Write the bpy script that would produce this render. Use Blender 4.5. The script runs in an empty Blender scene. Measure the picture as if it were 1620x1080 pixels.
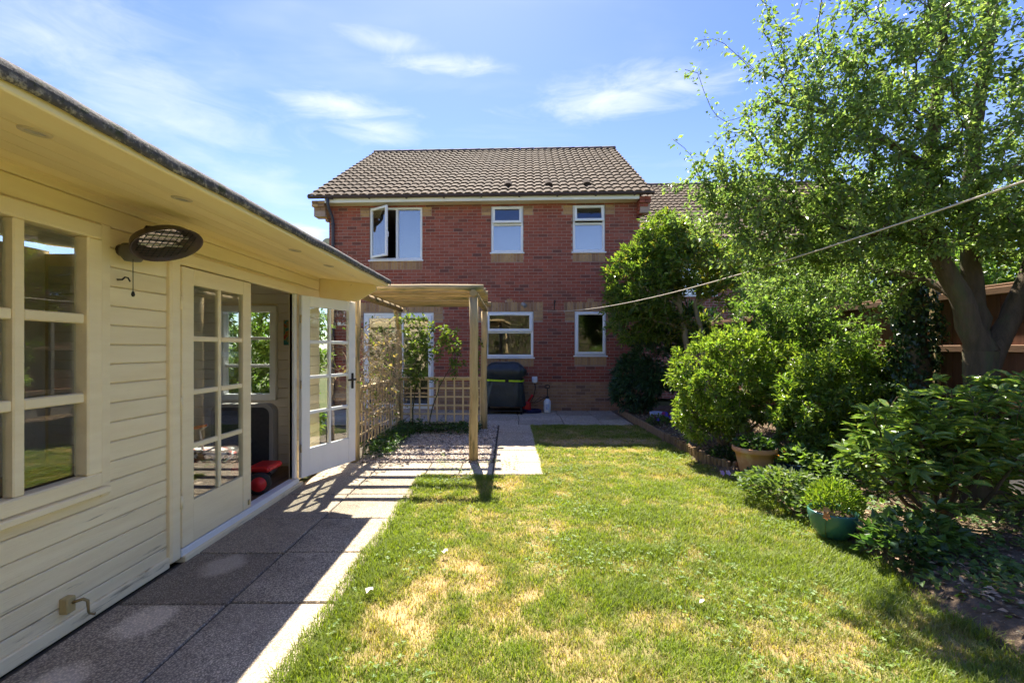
import bpy, bmesh, math, random
import numpy as np
from mathutils import Vector, Matrix

S = bpy.context.scene
C = S.collection
R = math.radians
rnd = random.Random(7)
rng = np.random.default_rng(11)

# ------------------------------------------------------------------ camera
cam_d = bpy.data.cameras.new('camera')
cam = bpy.data.objects.new('camera', cam_d); C.objects.link(cam)
cam.location = (0, 0, 1.48); cam.rotation_euler = (R(90), 0, 0)
cam_d.sensor_width = 36; cam_d.lens = 16.0
cam_d.shift_x = 4/1620; cam_d.shift_y = 11/1620
cam_d.clip_start = 0.05; cam_d.clip_end = 2000
S.camera = cam

# ------------------------------------------------------------------ light
SUN_DIR = Vector((-0.155, 1.0, 1.42)).normalized()
SUN_EL = math.asin(SUN_DIR.z)
SUN_AZ = math.atan2(SUN_DIR.x, SUN_DIR.y)
sd = bpy.data.lights.new('sun', 'SUN'); sd.energy = 2.0; sd.angle = R(0.53); sd.color = (1.0, 0.93, 0.82)
sun = bpy.data.objects.new('sun', sd); C.objects.link(sun)
sun.rotation_euler = SUN_DIR.to_track_quat('Z', 'Y').to_euler()
S.view_settings.view_transform = 'Standard'
S.view_settings.look = 'None'
S.view_settings.exposure = 3.1
S.view_settings.gamma = 1.0
S.view_settings.use_curve_mapping = False
S.render.engine = 'CYCLES'
S.cycles.use_denoising = True
S.cycles.use_adaptive_sampling = True
S.cycles.adaptive_threshold = 0.02
S.cycles.max_bounces = 8
S.cycles.diffuse_bounces = 5
S.cycles.glossy_bounces = 3
S.cycles.transmission_bounces = 6
S.cycles.transparent_max_bounces = 16
S.cycles.sample_clamp_indirect = 6.0
S.cycles.caustics_reflective = False
S.cycles.caustics_refractive = False

W = bpy.data.worlds.new('World'); S.world = W; W.use_nodes = True
wt = W.node_tree; wt.nodes.clear()
class G:
    """tiny node-graph helper"""
    def __init__(s, tree): s.t = tree
    def n(s, typ, ins=None, **kw):
        nd = s.t.nodes.new(typ)
        for k, v in kw.items(): setattr(nd, k, v)
        for k, v in (ins or {}).items():
            sock = nd.inputs[k]
            if hasattr(v, 'is_output') or isinstance(v, bpy.types.NodeSocket): s.t.links.new(v, sock)
            elif isinstance(v, bpy.types.Node): s.t.links.new(v.outputs[0], sock)
            else: sock.default_value = v
        return nd
    def math(s, op, a, b=0.0, c=None, clamp=False):
        ins = {0: a, 1: b}
        if c is not None: ins[2] = c
        return s.n('ShaderNodeMath', ins, operation=op, use_clamp=clamp).outputs[0]
    def vmath(s, op, a, b=(0, 0, 0)):
        nd = s.n('ShaderNodeVectorMath', {0: a, 1: b}, operation=op)
        return nd.outputs['Value'] if op in ('LENGTH', 'DOT_PRODUCT', 'DISTANCE') else nd.outputs[0]
    def smooth(s, v, a, b, lo=0.0, hi=1.0):
        return s.n('ShaderNodeMapRange', {0: v, 1: a, 2: b, 3: lo, 4: hi}, interpolation_type='SMOOTHSTEP').outputs[0]
    def mix(s, f, a, b, blend='MIX'):
        nd = s.n('ShaderNodeMix', data_type='RGBA', blend_type=blend)
        for k, v in ((0, f), (6, a), (7, b)):
            if isinstance(v, bpy.types.NodeSocket): s.t.links.new(v, nd.inputs[k])
            else: nd.inputs[k].default_value = (tuple(v) + (1,))[:4] if k else v
        return nd.outputs[2]
    def ramp(s, f, stops):
        nd = s.n('ShaderNodeValToRGB', {0: f})
        el = nd.color_ramp.elements
        while len(el) < len(stops): el.new(0.5)
        for e, (p, c) in zip(el, stops): e.position = p; e.color = (tuple(c) + (1,))[:4]
        return nd.outputs[0]
    def noise(s, vec, scale, detail=4, rough=0.55, out=0, dist=0.0):
        return s.n('ShaderNodeTexNoise', {'Vector': vec, 'Scale': scale, 'Detail': detail, 'Roughness': rough, 'Distortion': dist}).outputs[out]

g = G(wt)
sky = g.n('ShaderNodeTexSky', sky_type='NISHITA', sun_disc=False, sun_elevation=SUN_EL, sun_rotation=SUN_AZ,
          altitude=100, air_density=1.0, dust_density=0.25, ozone_density=4.0)
tc = g.n('ShaderNodeTexCoord').outputs['Generated']
sep = g.n('ShaderNodeSeparateXYZ', {0: tc})
zz = g.math('ADD', g.math('MAXIMUM', sep.outputs[2], 0.0), 0.16)
uv = g.n('ShaderNodeCombineXYZ', {0: g.math('DIVIDE', sep.outputs[0], zz), 1: g.math('DIVIDE', sep.outputs[1], zz), 2: 0.0}).outputs[0]
uvs = g.vmath('MULTIPLY', uv, (0.55, 1.5, 1.0))
n1 = g.noise(uvs, 1.1, 5, 0.62, dist=0.5)
n2 = g.noise(uvs, 3.2, 4, 0.6, dist=0.8)
wisp = g.smooth(g.math('ADD', g.math('MULTIPLY', n1, 0.75), g.math('MULTIPLY', n2, 0.25)), 0.48, 0.80)
cl = g.math('MULTIPLY', wisp, 0.4)
NN = g.math('MULTIPLY', g.math('SUBTRACT', g.noise(g.vmath('MULTIPLY', tc, (5, 5, 16)), 1.6, 5, 0.62, dist=0.6), 0.5), 1.9)
def blob(px, py, wx, wy, amt, edge=0.25, tilt=0.0):
    """a cloud standing in one direction of the sky dome"""
    global cl
    d = Vector(((px-806)/720, 1, (551-py)/720)).normalized()
    rt = Vector((d.y, -d.x, 0)).normalized(); up = rt.cross(d)
    r2 = rt*math.cos(tilt)+up*math.sin(tilt); u2 = up*math.cos(tilt)-rt*math.sin(tilt)
    a = g.math('DIVIDE', g.vmath('DOT_PRODUCT', tc, tuple(r2)), wx/720)
    b = g.math('DIVIDE', g.math('SUBTRACT', g.vmath('DOT_PRODUCT', tc, tuple(u2)), 0.0), wy/720)
    f = g.math('DIVIDE', g.vmath('DOT_PRODUCT', tc, tuple(d)), 1.0)
    dist = g.math('SQRT', g.math('ADD', g.math('MULTIPLY', a, a), g.math('MULTIPLY', b, b)))
    dist = g.math('ADD', dist, NN)
    m = g.math('MULTIPLY', g.smooth(dist, 1.15, edge-0.5, 0.0, amt), g.math('GREATER_THAN', f, 0.0))
    cl = g.math('MAXIMUM', cl, m)
blob(710, 103, 90, 16, 0.85, 0.0); blob(535, 165, 100, 24, 0.8, 0.0); blob(600, 205, 75, 20, 0.7, 0.0)
blob(985, 148, 170, 34, 0.85, 0.0, 0.06); blob(610, 66, 80, 16, 0.55, 0.0); blob(170, 120, 330, 110, 0.62, -0.4, -0.35)
blob(330, 250, 320, 40, 0.45, -0.3, -0.35); blob(470, 368, 46, 22, 1.0, 0.55)
hz = g.smooth(sep.outputs[2], 0.0, 0.5, 0.30, 0.0)
cl = g.math('MAXIMUM', cl, hz)
hsv = g.n('ShaderNodeHueSaturation', {'Saturation': 1.16, 'Value': 0.205, 'Hue': 0.520, 'Color': sky.outputs[0]})
skc = g.mix(cl, hsv.outputs[0], (0.97, 1.01, 1.08))
bg = g.n('ShaderNodeBackground', {'Color': skc, 'Strength': 0.15})
g.n('ShaderNodeOutputWorld', {0: bg})

# ------------------------------------------------------------------ helpers
ORG = {}
def reg(o, org): ORG[o.name] = Vector(org); return o
def tag(o, label=None, cat=None, group=None, kind=None):
    if label: o['label'] = label
    if cat: o['category'] = cat
    if group: o['group'] = group
    if kind: o['kind'] = kind
    return o
def thing(name, label, cat, loc=(0, 0, 0), rotz=0, group=None, local=False):
    """Empty at the base of a thing. Parts are given in world coordinates, or in the thing's own frame when local."""
    o = bpy.data.objects.new(name, None); C.objects.link(o)
    o.empty_display_size = 0.2
    o.location = loc; o.rotation_euler = (0, 0, rotz)
    reg(o, (0, 0, 0) if local else loc)
    return tag(o, label, cat, group)
def link(name, me, parent=None, org=(0, 0, 0), rot=None, scale=None):
    o = bpy.data.objects.new(name, me); C.objects.link(o)
    org = Vector(org)
    if parent is not None:
        o.parent = parent; o.location = org - ORG[parent.name]
    else: o.location = org
    if rot is not None: o.rotation_euler = rot
    if scale is not None: o.scale = scale
    return reg(o, org)

class MB:
    def __init__(s): s.v = []; s.f = []; s.sm = []
    def add(s, vs, fs, smooth=False):
        k = len(s.v); s.v.extend([tuple(v) for v in vs])
        for f in fs: s.f.append(tuple(i+k for i in f)); s.sm.append(smooth)
        return s
    def box(s, x0, x1, y0, y1, z0, z1):
        vs = [(x, y, z) for x in (x0, x1) for y in (y0, y1) for z in (z0, z1)]
        return s.add(vs, [(0, 1, 3, 2), (4, 6, 7, 5), (0, 4, 5, 1), (2, 3, 7, 6), (0, 2, 6, 4), (1, 5, 7, 3)])
    def cbox(s, x0, x1, y0, y1, z0, z1, b=0.004, M=None):
        """box with chamfered edges"""
        b = min(b, (x1-x0)*.45, (y1-y0)*.45, (z1-z0)*.45)
        vs = []; idx = {}
        lo = (x0, y0, z0); hi = (x1, y1, z1)
        for c in range(8):
            sg = (c & 1, (c >> 1) & 1, (c >> 2) & 1)
            for ax in range(3):
                p = []
                for a in range(3):
                    e = hi[a] if sg[a] else lo[a]
                    if a != ax: e += -b if sg[a] else b
                    p.append(e)
                idx[(c, ax)] = len(vs); vs.append(Vector(p))
        fs = []
        for ax in range(3):
            o = [a for a in range(3) if a != ax]
            for sd_ in (0, 1):
                cs = [(sd_ << ax) | (i << o[0]) | (j << o[1]) for i, j in ((0, 0), (1, 0), (1, 1), (0, 1))]
                fs.append([idx[(c, ax)] for c in cs])
        for ax in range(3):
            o = [a for a in range(3) if a != ax]
            for i in (0, 1):
                for j in (0, 1):
                    c0 = (i << o[0]) | (j << o[1]); c1 = c0 | (1 << ax)
                    fs.append([idx[(c0, o[0])], idx[(c1, o[0])], idx[(c1, o[1])], idx[(c0, o[1])]])
        for c in range(8): fs.append([idx[(c, 0)], idx[(c, 1)], idx[(c, 2)]])
        ctr = Vector(((x0+x1)/2, (y0+y1)/2, (z0+z1)/2)); ff = []
        for f in fs:
            nrm = (vs[f[1]]-vs[f[0]]).cross(vs[f[2]]-vs[f[0]])
            fc = sum((vs[i] for i in f), Vector())/len(f)
            ff.append(f if nrm.dot(fc-ctr) > 0 else f[::-1])
        if M is not None: vs = [M @ v for v in vs]
        return s.add(vs, ff)
    def tube(s, pts, rad, n=8, cap=True, smooth=True, phase=0.0):
        pts = [Vector(p) for p in pts]
        if not hasattr(rad, '__len__'): rad = [rad]*len(pts)
        vs = []; fs = []
        ref = None
        for i, p in enumerate(pts):
            t = (pts[min(i+1, len(pts)-1)]-pts[max(i-1, 0)])
            t = t.normalized() if t.length > 1e-9 else Vector((0, 0, 1))
            if ref is None:
                ref = Vector((1, 0, 0)) if abs(t.x) < .9 else Vector((0, 1, 0))
            u = (ref - t*ref.dot(t)).normalized(); w = t.cross(u); ref = u
            for k in range(n):
                a = 2*math.pi*k/n+phase
                vs.append(p+(u*math.cos(a)+w*math.sin(a))*rad[i])
        for i in range(len(pts)-1):
            for k in range(n):
                a, b = i*n+k, i*n+(k+1) % n
                fs.append((a, b, b+n, a+n))
        s.add(vs, fs, smooth)
        if cap:
            k = len(s.v)-len(vs)
            s.f.append(tuple(k+i for i in range(n))[::-1]); s.sm.append(False)
            s.f.append(tuple(k+len(vs)-n+i for i in range(n))); s.sm.append(False)
        return s
    def lathe(s, prof, n=20, ctr=(0, 0, 0), smooth=True, sx=1, sy=1):
        vs = []; fs = []
        for r_, z in prof:
            for k in range(n):
                a = 2*math.pi*k/n
                vs.append((ctr[0]+r_*math.cos(a)*sx, ctr[1]+r_*math.sin(a)*sy, ctr[2]+z))
        for i in range(len(prof)-1):
            for k in range(n):
                a, b = i*n+k, i*n+(k+1) % n
                fs.append((a, b, b+n, a+n))
        return s.add(vs, fs, smooth)
    def prism(s, poly, d0, d1, axis='y'):
        """polygon in the plane normal to axis, pushed from d0 to d1"""
        def P(a, b, d): return {'y': (a, d, b), 'x': (d, a, b), 'z': (a, b, d)}[axis]
        n = len(poly)
        vs = [P(a, b, d0) for a, b in poly]+[P(a, b, d1) for a, b in poly]
        fs = [tuple(range(n))[::-1], tuple(range(n, 2*n))]+[(i, (i+1) % n, (i+1) % n+n, i+n) for i in range(n)]
        return s.add(vs, fs)
    def mesh(s, name, org=(0, 0, 0)):
        me = bpy.data.meshes.new(name)
        o = Vector(org)
        me.from_pydata([Vector(v)-o for v in s.v], [], s.f)
        me.polygons.foreach_set('use_smooth', s.sm)
        bm = bmesh.new(); bm.from_mesh(me); bmesh.ops.recalc_face_normals(bm, faces=bm.faces); bm.to_mesh(me); bm.free()
        return me
    def build(s, name, mat, parent=None, org=None):
        if org is None:
            a = np.array([tuple(v) for v in s.v]); org = (a.min(0)+a.max(0))/2; org[2] = a[:, 2].min()
        me = s.mesh(name, org); me.materials.append(mat)
        return link(name, me, parent, org)

def fast(name, V, F, mat, parent=None, org=(0, 0, 0), col=None, smooth=False):
    """big mesh from numpy arrays; col = colour of each vertex"""
    V = np.asarray(V, np.float32)-np.asarray(org, np.float32); F = np.asarray(F, np.int32)
    me = bpy.data.meshes.new(name); k = F.shape[1]
    me.vertices.add(len(V)); me.vertices.foreach_set('co', V.ravel())
    me.loops.add(F.size); me.loops.foreach_set('vertex_index', F.ravel())
    me.polygons.add(len(F)); me.polygons.foreach_set('loop_start', np.arange(0, F.size, k, dtype=np.int32))
    me.polygons.foreach_set('use_smooth', np.full(len(F), smooth, bool))
    if col is not None:
        ca = me.color_attributes.new('Col', 'FLOAT_COLOR', 'POINT')
        ca.data.foreach_set('color', np.concatenate([col, np.ones((len(col), 1))], 1).astype(np.float32).ravel())
    me.update(calc_edges=True)
    me.materials.append(mat)
    return link(name, me, parent, org)

def lattice(seed, n=64): return np.random.default_rng(seed).random((n, n))
def vnoise(x, y, scale, seed):
    L = lattice(seed); n = len(L)
    x = np.asarray(x)*scale; y = np.asarray(y)*scale
    i = np.floor(x).astype(int); j = np.floor(y).astype(int); fx = x-i; fy = y-j
    fx = fx*fx*(3-2*fx); fy = fy*fy*(3-2*fy)
    a = L[i % n, j % n]; b = L[(i+1) % n, j % n]; c = L[i % n, (j+1) % n]; d = L[(i+1) % n, (j+1) % n]
    return (a*(1-fx)+b*fx)*(1-fy)+(c*(1-fx)+d*fx)*fy
def fbm(x, y, scale, seed, o=4):
    r_ = 0; a = .5; t = 0
    for k in range(o): r_ = r_+a*vnoise(x, y, scale*2**k, seed+k); t += a; a *= .55
    return r_/t

# ------------------------------------------------------------------ materials
MATS = {}
def newmat(name):
    m = bpy.data.materials.new(name); m.use_nodes = True; m.node_tree.nodes.clear(); MATS[name] = m
    return m, G(m.node_tree)
def coords(g_):
    oi = g_.n('ShaderNodeObjectInfo').outputs['Random']
    isl = g_.n('ShaderNodeNewGeometry').outputs['Random Per Island']
    r_ = g_.math('FRACT', g_.math('ADD', oi, isl))
    tcn = g_.n('ShaderNodeTexCoord').outputs['Object']
    off = g_.n('ShaderNodeCombineXYZ', {0: g_.math('MULTIPLY', r_, 31.0), 1: g_.math('MULTIPLY', r_, 17.0), 2: g_.math('MULTIPLY', r_, 23.0)}).outputs[0]
    return g_.vmath('ADD', tcn, off), r_, tcn
def pm(name, c1, c2, scale=6, rough=0.7, bump=0.1, bscale=60, spec=0.3, var=0.12, stretch=(1, 1, 1), stain=None, stain_t=(0.6, 0.75), stain_s=3.0, metal=0.0, rv=0.0, bdist=0.004, coat=0.0):
    m, g_ = newmat(name)
    v, r_, raw = coords(g_)
    v = g_.vmath('MULTIPLY', v, stretch)
    n_ = g_.noise(v, scale, 5, 0.6)
    c = g_.ramp(n_, [(0.3, c1), (0.7, c2)])
    if stain is not None:
        sn = g_.smooth(g_.noise(v, stain_s, 6, 0.65), stain_t[0], stain_t[1])
        c = g_.mix(sn, c, stain)
    if var:
        c = g_.n('ShaderNodeHueSaturation', {'Value': g_.math('ADD', 1-var, g_.math('MULTIPLY', r_, 2*var)), 'Color': c}).outputs[0]
    b = g_.noise(v, bscale, 4, 0.6)
    ins = {'Base Color': c, 'Roughness': rough, 'Specular IOR Level': spec, 'Metallic': metal, 'Coat Weight': coat}
    if rv: ins['Roughness'] = g_.smooth(n_, 0.3, 0.7, rough-rv, rough+rv)
    if bump: ins['Normal'] = g_.n('ShaderNodeBump', {'Strength': bump, 'Distance': bdist, 'Height': b}).outputs[0]
    p = g_.n('ShaderNodeBsdfPrincipled', ins)
    g_.n('ShaderNodeOutputMaterial', {0: p})
    return m
def leafmat(name, rough=0.42, trans=0.35, tint=(1.7, 1.7, 0.6), spec=0.45):
    m, g_ = newmat(name)
    at = g_.n('ShaderNodeAttribute', attribute_name='Col').outputs['Color']
    p = g_.n('ShaderNodeBsdfPrincipled', {'Base Color': at, 'Roughness': rough, 'Specular IOR Level': spec})
    t = g_.n('ShaderNodeBsdfTranslucent', {'Color': g_.mix(1.0, at, tint, 'MULTIPLY')})
    mx = g_.n('ShaderNodeMixShader', {0: trans, 1: p.outputs[0], 2: t.outputs[0]})
    g_.n('ShaderNodeOutputMaterial', {0: mx})
    return m
def glassmat(name, ior=1.6, tint=(0.93, 0.96, 0.95), add=0.0):
    m, g_ = newmat(name)
    # Schlick reflectance, the same from both faces of the pane
    geo_ = g_.n('ShaderNodeNewGeometry')
    cs = g_.math('ABSOLUTE', g_.vmath('DOT_PRODUCT', geo_.outputs['Normal'], geo_.outputs['Incoming']))
    f0 = ((ior-1)/(ior+1))**2
    fr = g_.math('ADD', f0, g_.math('MULTIPLY', 1-f0, g_.math('POWER', g_.math('SUBTRACT', 1.0, cs), 5.0)), clamp=True)
    tr = g_.n('ShaderNodeBsdfTransparent', {'Color': tint+(1,)})
    gl = g_.n('ShaderNodeBsdfGlossy', {'Color': (1, 1, 1, 1), 'Roughness': 0.0})
    g_.n('ShaderNodeOutputMaterial', {0: g_.n('ShaderNodeMixShader', {0: fr, 1: tr.outputs[0], 2: gl.outputs[0]})})
    return m
def attrmat(name, rough=0.8, spec=0.2, bump=0.0, bscale=80):
    m, g_ = newmat(name)
    at = g_.n('ShaderNodeAttribute', attribute_name='Col').outputs['Color']
    ins = {'Base Color': at, 'Roughness': rough, 'Specular IOR Level': spec}
    if bump:
        v = g_.n('ShaderNodeTexCoord').outputs['Object']
        ins['Normal'] = g_.n('ShaderNodeBump', {'Strength': bump, 'Distance': 0.006, 'Height': g_.noise(v, bscale, 5)}).outputs[0]
    g_.n('ShaderNodeOutputMaterial', {0: g_.n('ShaderNodeBsdfPrincipled', ins)})
    return m
# named materials
def brickmat(name, stops):
    m, g_ = newmat(name)
    v, r_, raw = coords(g_)
    c = g_.ramp(r_, stops)
    n_ = g_.noise(v, 14, 5, 0.7)
    c = g_.mix(g_.smooth(n_, 0.5, 0.75, 0.0, 0.55), c, (0.09, 0.045, 0.04))
    c = g_.mix(g_.smooth(g_.noise(v, 38, 4, 0.6), 0.6, 0.75, 0.0, 0.35), c, (0.42, 0.30, 0.24))
    wx = g_.noise(g_.vmath('MULTIPLY', g_.n('ShaderNodeNewGeometry').outputs['Position'], (1.6, 1.0, .5)), 1.0, 5, .65)
    c = g_.mix(g_.smooth(wx, .45, .75, 0.0, .30), c, (0.16, 0.09, 0.07))
    b = g_.noise(v, 90, 4, 0.6)
    p = g_.n('ShaderNodeBsdfPrincipled', {'Base Color': c, 'Roughness': 0.85, 'Specular IOR Level': 0.2,
             'Normal': g_.n('ShaderNodeBump', {'Strength': 0.35, 'Distance': 0.004, 'Height': b}).outputs[0]})
    g_.n('ShaderNodeOutputMaterial', {0: p}); return m
m_brick = brickmat('red_brick', [(0, (0.29, 0.078, 0.050)), (.25, (0.36, 0.102, 0.066)), (.5, (0.27, 0.076, 0.052)), (.75, (0.38, 0.125, 0.085)), (.9, (0.22, 0.075, 0.055)), (1, (0.15, 0.062, 0.052))])
m_buff = brickmat('buff_brick', [(0, (0.42, 0.26, 0.13)), (.4, (0.50, 0.32, 0.16)), (.7, (0.38, 0.22, 0.12)), (1, (0.28, 0.17, 0.10))])
m_plinth = brickmat('plinth_brick', [(0, (0.40, 0.22, 0.12)), (.4, (0.33, 0.19, 0.11)), (.7, (0.44, 0.27, 0.14)), (1, (0.20, 0.12, 0.085))])
m_mortar = pm('mortar', (0.33, 0.235, 0.19), (0.43, 0.32, 0.26), 5, 0.95, 0.4, 120, 0.1, 0)
m_tile = pm('concrete_roof_tile', (0.078, 0.054, 0.033), (0.130, 0.088, 0.055), 9, 0.9, 0.5, 70, 0.15, 0.16, stain=(0.17, 0.14, 0.10), stain_t=(0.55, 0.75), stain_s=12)
m_under = pm('roof_underlay', (0.03, 0.025, 0.022), (0.05, 0.04, 0.035), 5, 0.95, 0, var=0)
m_upvc = pm('white_plastic', (0.80, 0.81, 0.82), (0.84, 0.85, 0.86), 3, 0.32, 0, spec=0.45, var=0.0)
m_fascia = pm('white_fascia_paint', (0.78, 0.77, 0.72), (0.84, 0.83, 0.79), 2, 0.45, 0.05, 30, var=0.02)
m_gutter = pm('brown_plastic', (0.055, 0.035, 0.035), (0.075, 0.05, 0.05), 4, 0.45, 0, var=0)
m_pipe = pm('dark_grey_plastic', (0.05, 0.05, 0.075), (0.07, 0.07, 0.10), 4, 0.4, 0, var=0)
m_black = pm('black_metal', (0.012, 0.012, 0.012), (0.03, 0.028, 0.026), 8, 0.45, 0.05, 60, var=0)
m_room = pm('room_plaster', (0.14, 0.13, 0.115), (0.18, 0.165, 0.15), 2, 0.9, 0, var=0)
m_sky_backing = pm('sky_tint_backing', (0.15, 0.21, 0.28), (0.19, 0.25, 0.32), 2, 0.6, 0, var=0)  # added sheet behind the upstairs glass; its blue stands for reflected sky
m_glass = glassmat('window_glass', 1.95)
m_glass_up = glassmat('coated_window_glass', 2.6)
m_glass_cabin = glassmat('summerhouse_glass', 1.95)
m_chrome = pm('brass_hardware', (0.45, 0.38, 0.25), (0.55, 0.48, 0.33), 8, 0.35, 0, metal=1.0, var=0)

def arr_boxes(cs, sz, b=0.003, depth=0.02):
    """many brick faces: front at -y, chamfered; centre (x, z) and size (w, h)"""
    cs = np.asarray(cs, float); sz = np.asarray(sz, float); n = len(cs)
    q = np.array([(-1, -1), (1, -1), (1, 1), (-1, 1)])/2
    V = np.zeros((n, 12, 3))
    for i in range(4):
        for ring, (ins, y) in enumerate(((b, 0.0), (0, b), (0, depth))):
            V[:, ring*4+i, 0] = cs[:, 0]+q[i, 0]*(sz[:, 0]-2*ins)
            V[:, ring*4+i, 2] = cs[:, 1]+q[i, 1]*(sz[:, 1]-2*ins)
            V[:, ring*4+i, 1] = y
    f = [(0, 1, 2, 3)]
    for r_ in (0, 4):
        for i in range(4):
            j = (i+1) % 4; f.append((r_+i, r_+4+i, r_+4+j, r_+j))
    F = (np.arange(n)[:, None, None]*12+np.array(f)[None]).reshape(-1, 4)
    return V.reshape(-1, 3), F

# ================================================================== the brick house
HA = R(-2.3)
house = thing('brick_house', 'two storey red brick house with brown tiled roof and white windows', 'house', (-0.66, 10.9, 0), HA, local=True)
def hw(x, y, z):
    c, s_ = math.cos(HA), math.sin(HA)
    return Vector((-0.66+c*x-s_*y, 10.9+s_*x+c*y, z))
WINS = dict(w1=(-2.72, -1.44, 3.61, 4.885), w2=(0.22, 0.99, 3.77, 4.885), w3=(2.165, 2.925, 3.77, 4.885),
            door=(-2.88, -1.165, 0.02, 2.34), kit=(0.085, 1.235, 1.27, 2.36), small=(2.21, 2.955, 1.315, 2.36))
XL, XR, ZT = -3.72, 3.74, 4.95
xs = sorted({XL, XR}|{v for w in WINS.values() for v in w[:2]}); zs = sorted({0.0, ZT}|{v for w in WINS.values() for v in w[2:]})
mb = MB()
for i in range(len(xs)-1):
    for j in range(len(zs)-1):
        cx, cz = (xs[i]+xs[i+1])/2, (zs[j]+zs[j+1])/2
        if any(a < cx < b and c < cz < d for a, b, c, d in WINS.values()): continue
        mb.box(xs[i], xs[i+1], 0.0, 0.28, zs[j], zs[j+1])
mb.box(XL, XL+.28, .28, 8.2, 0, ZT); mb.box(XR-.28, XR, .28, 8.2, 0, ZT); mb.box(XL, XR, 8.2, 8.48, 0, ZT)
wall = mb.build('wall', m_mortar, house, (0, 0, 0))
# soldier-course panels (x0, x1, z0, z1)
SOLD = []
for k in ('w1', 'w2', 'w3', 'kit', 'small'):
    a, b, c, d = WINS[k]; SOLD.append((a, b, c-.228, c-.004))
for a, b in ((-0.14, 1.46), (1.96, 3.20), (-3.10, -0.94)): SOLD.append((a, b, 2.363, 2.59))
for cx in (0.66, 2.58): SOLD.append((cx-.07, cx+.075, 2.59, 2.665))
QUO = []
for k in ('w1', 'w2', 'w3'):
    a, b, c, d = WINS[k]; QUO += [(a-.225, a-.004, 4.66, 4.885), (b+.004, b+.225, 4.66, 4.885)]
for k in ('kit', 'small', 'door'):
    a, b, c, d = WINS[k]; QUO += [(a-.225, a-.004, 2.14, 2.363), (b+.004, b+.225, 2.14, 2.363)]
holes = list(WINS.values())+SOLD+QUO
red_full, red_cut, pl, buff = [], [], [], []
nc = int(ZT/.075)
for i in range(nc):
    z = i*.075+.0375+.004
    x = XL+(.1125 if i % 2 else 0)-.225
    while x < XR:
        segs = [(max(x, XL)+.005, min(x+.225, XR)-.005)]
        for a, b, c, d in holes:
            if c-.03 < z < d+.03 and not (z < c or z > d):
                out = []
                for p, q in segs:
                    if b <= p or a >= q: out.append((p, q)); continue
                    if a-p > .03: out.append((p, a-.005))
                    if q-b > .03: out.append((b+.005, q))
                segs = out
        for p, q in segs:
            if q-p < .025: continue
            full = abs(q-p-.215) < .002
            if z < .68: pl.append(((p+q)/2, z, q-p, .065))
            elif full: red_full.append(((p+q)/2, z))
            else: red_cut.append(((p+q)/2, z, q-p, .065))
        x += .225
for a, b, c, d in SOLD:
    n = max(1, round((b-a)/.075)); w = (b-a)/n
    for k in range(n): buff.append((a+(k+.5)*w, (c+d)/2, w-.01, d-c-.008))
for a, b, c, d in QUO:
    for k in range(3): buff.append(((a+b)/2, c+(k+.5)*(d-c)/3, b-a-.008, (d-c)/3-.01))
def keyb(t):
    p = hw(t[0], 0, t[1]); vis = (t[1] > 2.66 or t[0] > 1.3) and t[0] > -1.3 and t[0] < 2.9 and t[1] < 4.6
    return (0 if vis else 1, (p-cam.location).length)
red_full.sort(key=keyb)
V, F = arr_boxes([(0, 0)], [(.215, .065)])
bme = bpy.data.meshes.new('brick'); bme.from_pydata([tuple(v) for v in V], [], [tuple(f) for f in F]); bme.materials.append(m_brick)
for x, z in red_full[:300]: link('brick', bme, wall, (x, -.006+rnd.uniform(-.001, .001), z))
def brickstuff(name, lst, mat):
    V, F = arr_boxes([t[:2] for t in lst], [t[2:] for t in lst]); V[:, 1] -= .006
    tag(fast(name, V, F, mat, wall, (0, 0, 0)), kind='stuff')
brickstuff('remaining_red_bricks', [(x, z, .215, .065) for x, z in red_full[300:]]+red_cut, m_brick)
brickstuff('plinth_bricks', pl, m_plinth)
for x, z, w, h in buff:
    V, F = arr_boxes([(0, 0)], [(w, h)])
    me = bpy.data.meshes.new('buff_brick'); me.from_pydata([tuple(v) for v in V], [], [tuple(f) for f in F]); me.materials.append(m_buff)
    link('buff_brick', me, wall, (x, -.009, z))
# rooms behind the windows
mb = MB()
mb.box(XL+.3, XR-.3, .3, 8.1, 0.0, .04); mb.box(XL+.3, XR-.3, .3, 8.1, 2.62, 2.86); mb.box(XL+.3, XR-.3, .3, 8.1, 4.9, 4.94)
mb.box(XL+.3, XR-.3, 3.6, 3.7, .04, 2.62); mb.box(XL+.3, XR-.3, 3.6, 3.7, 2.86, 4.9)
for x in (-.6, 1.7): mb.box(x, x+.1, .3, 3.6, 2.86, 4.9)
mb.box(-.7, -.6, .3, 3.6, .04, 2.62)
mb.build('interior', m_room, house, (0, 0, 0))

def bars(mb, x0, x1, z0, z1, w, y0, y1, M=None, b=.006):
    for a in ((x0, x1, z0, z0+w), (x0, x1, z1-w, z1), (x0, x0+w, z0+w, z1-w), (x1-w, x1, z0+w, z1-w)):
        mb.cbox(a[0], a[1], y0, y1, a[2], a[3], b, M)
    return mb
def pane(x0, x1, z0, z1, y, parent, mat, M=None, name='pane'):
    mb = MB(); k = mb.v; mb.box(x0, x1, y, y+.006, z0, z1)
    if M is not None: mb.v = [tuple(M @ Vector(v)) for v in mb.v]
    return mb.build(name, mat, parent)
def sill(x0, x1, z, parent):
    MB().cbox(x0-.03, x1+.03, -.045, .06, z-.035, z, .006).build('sill', m_upvc, parent)
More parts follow.
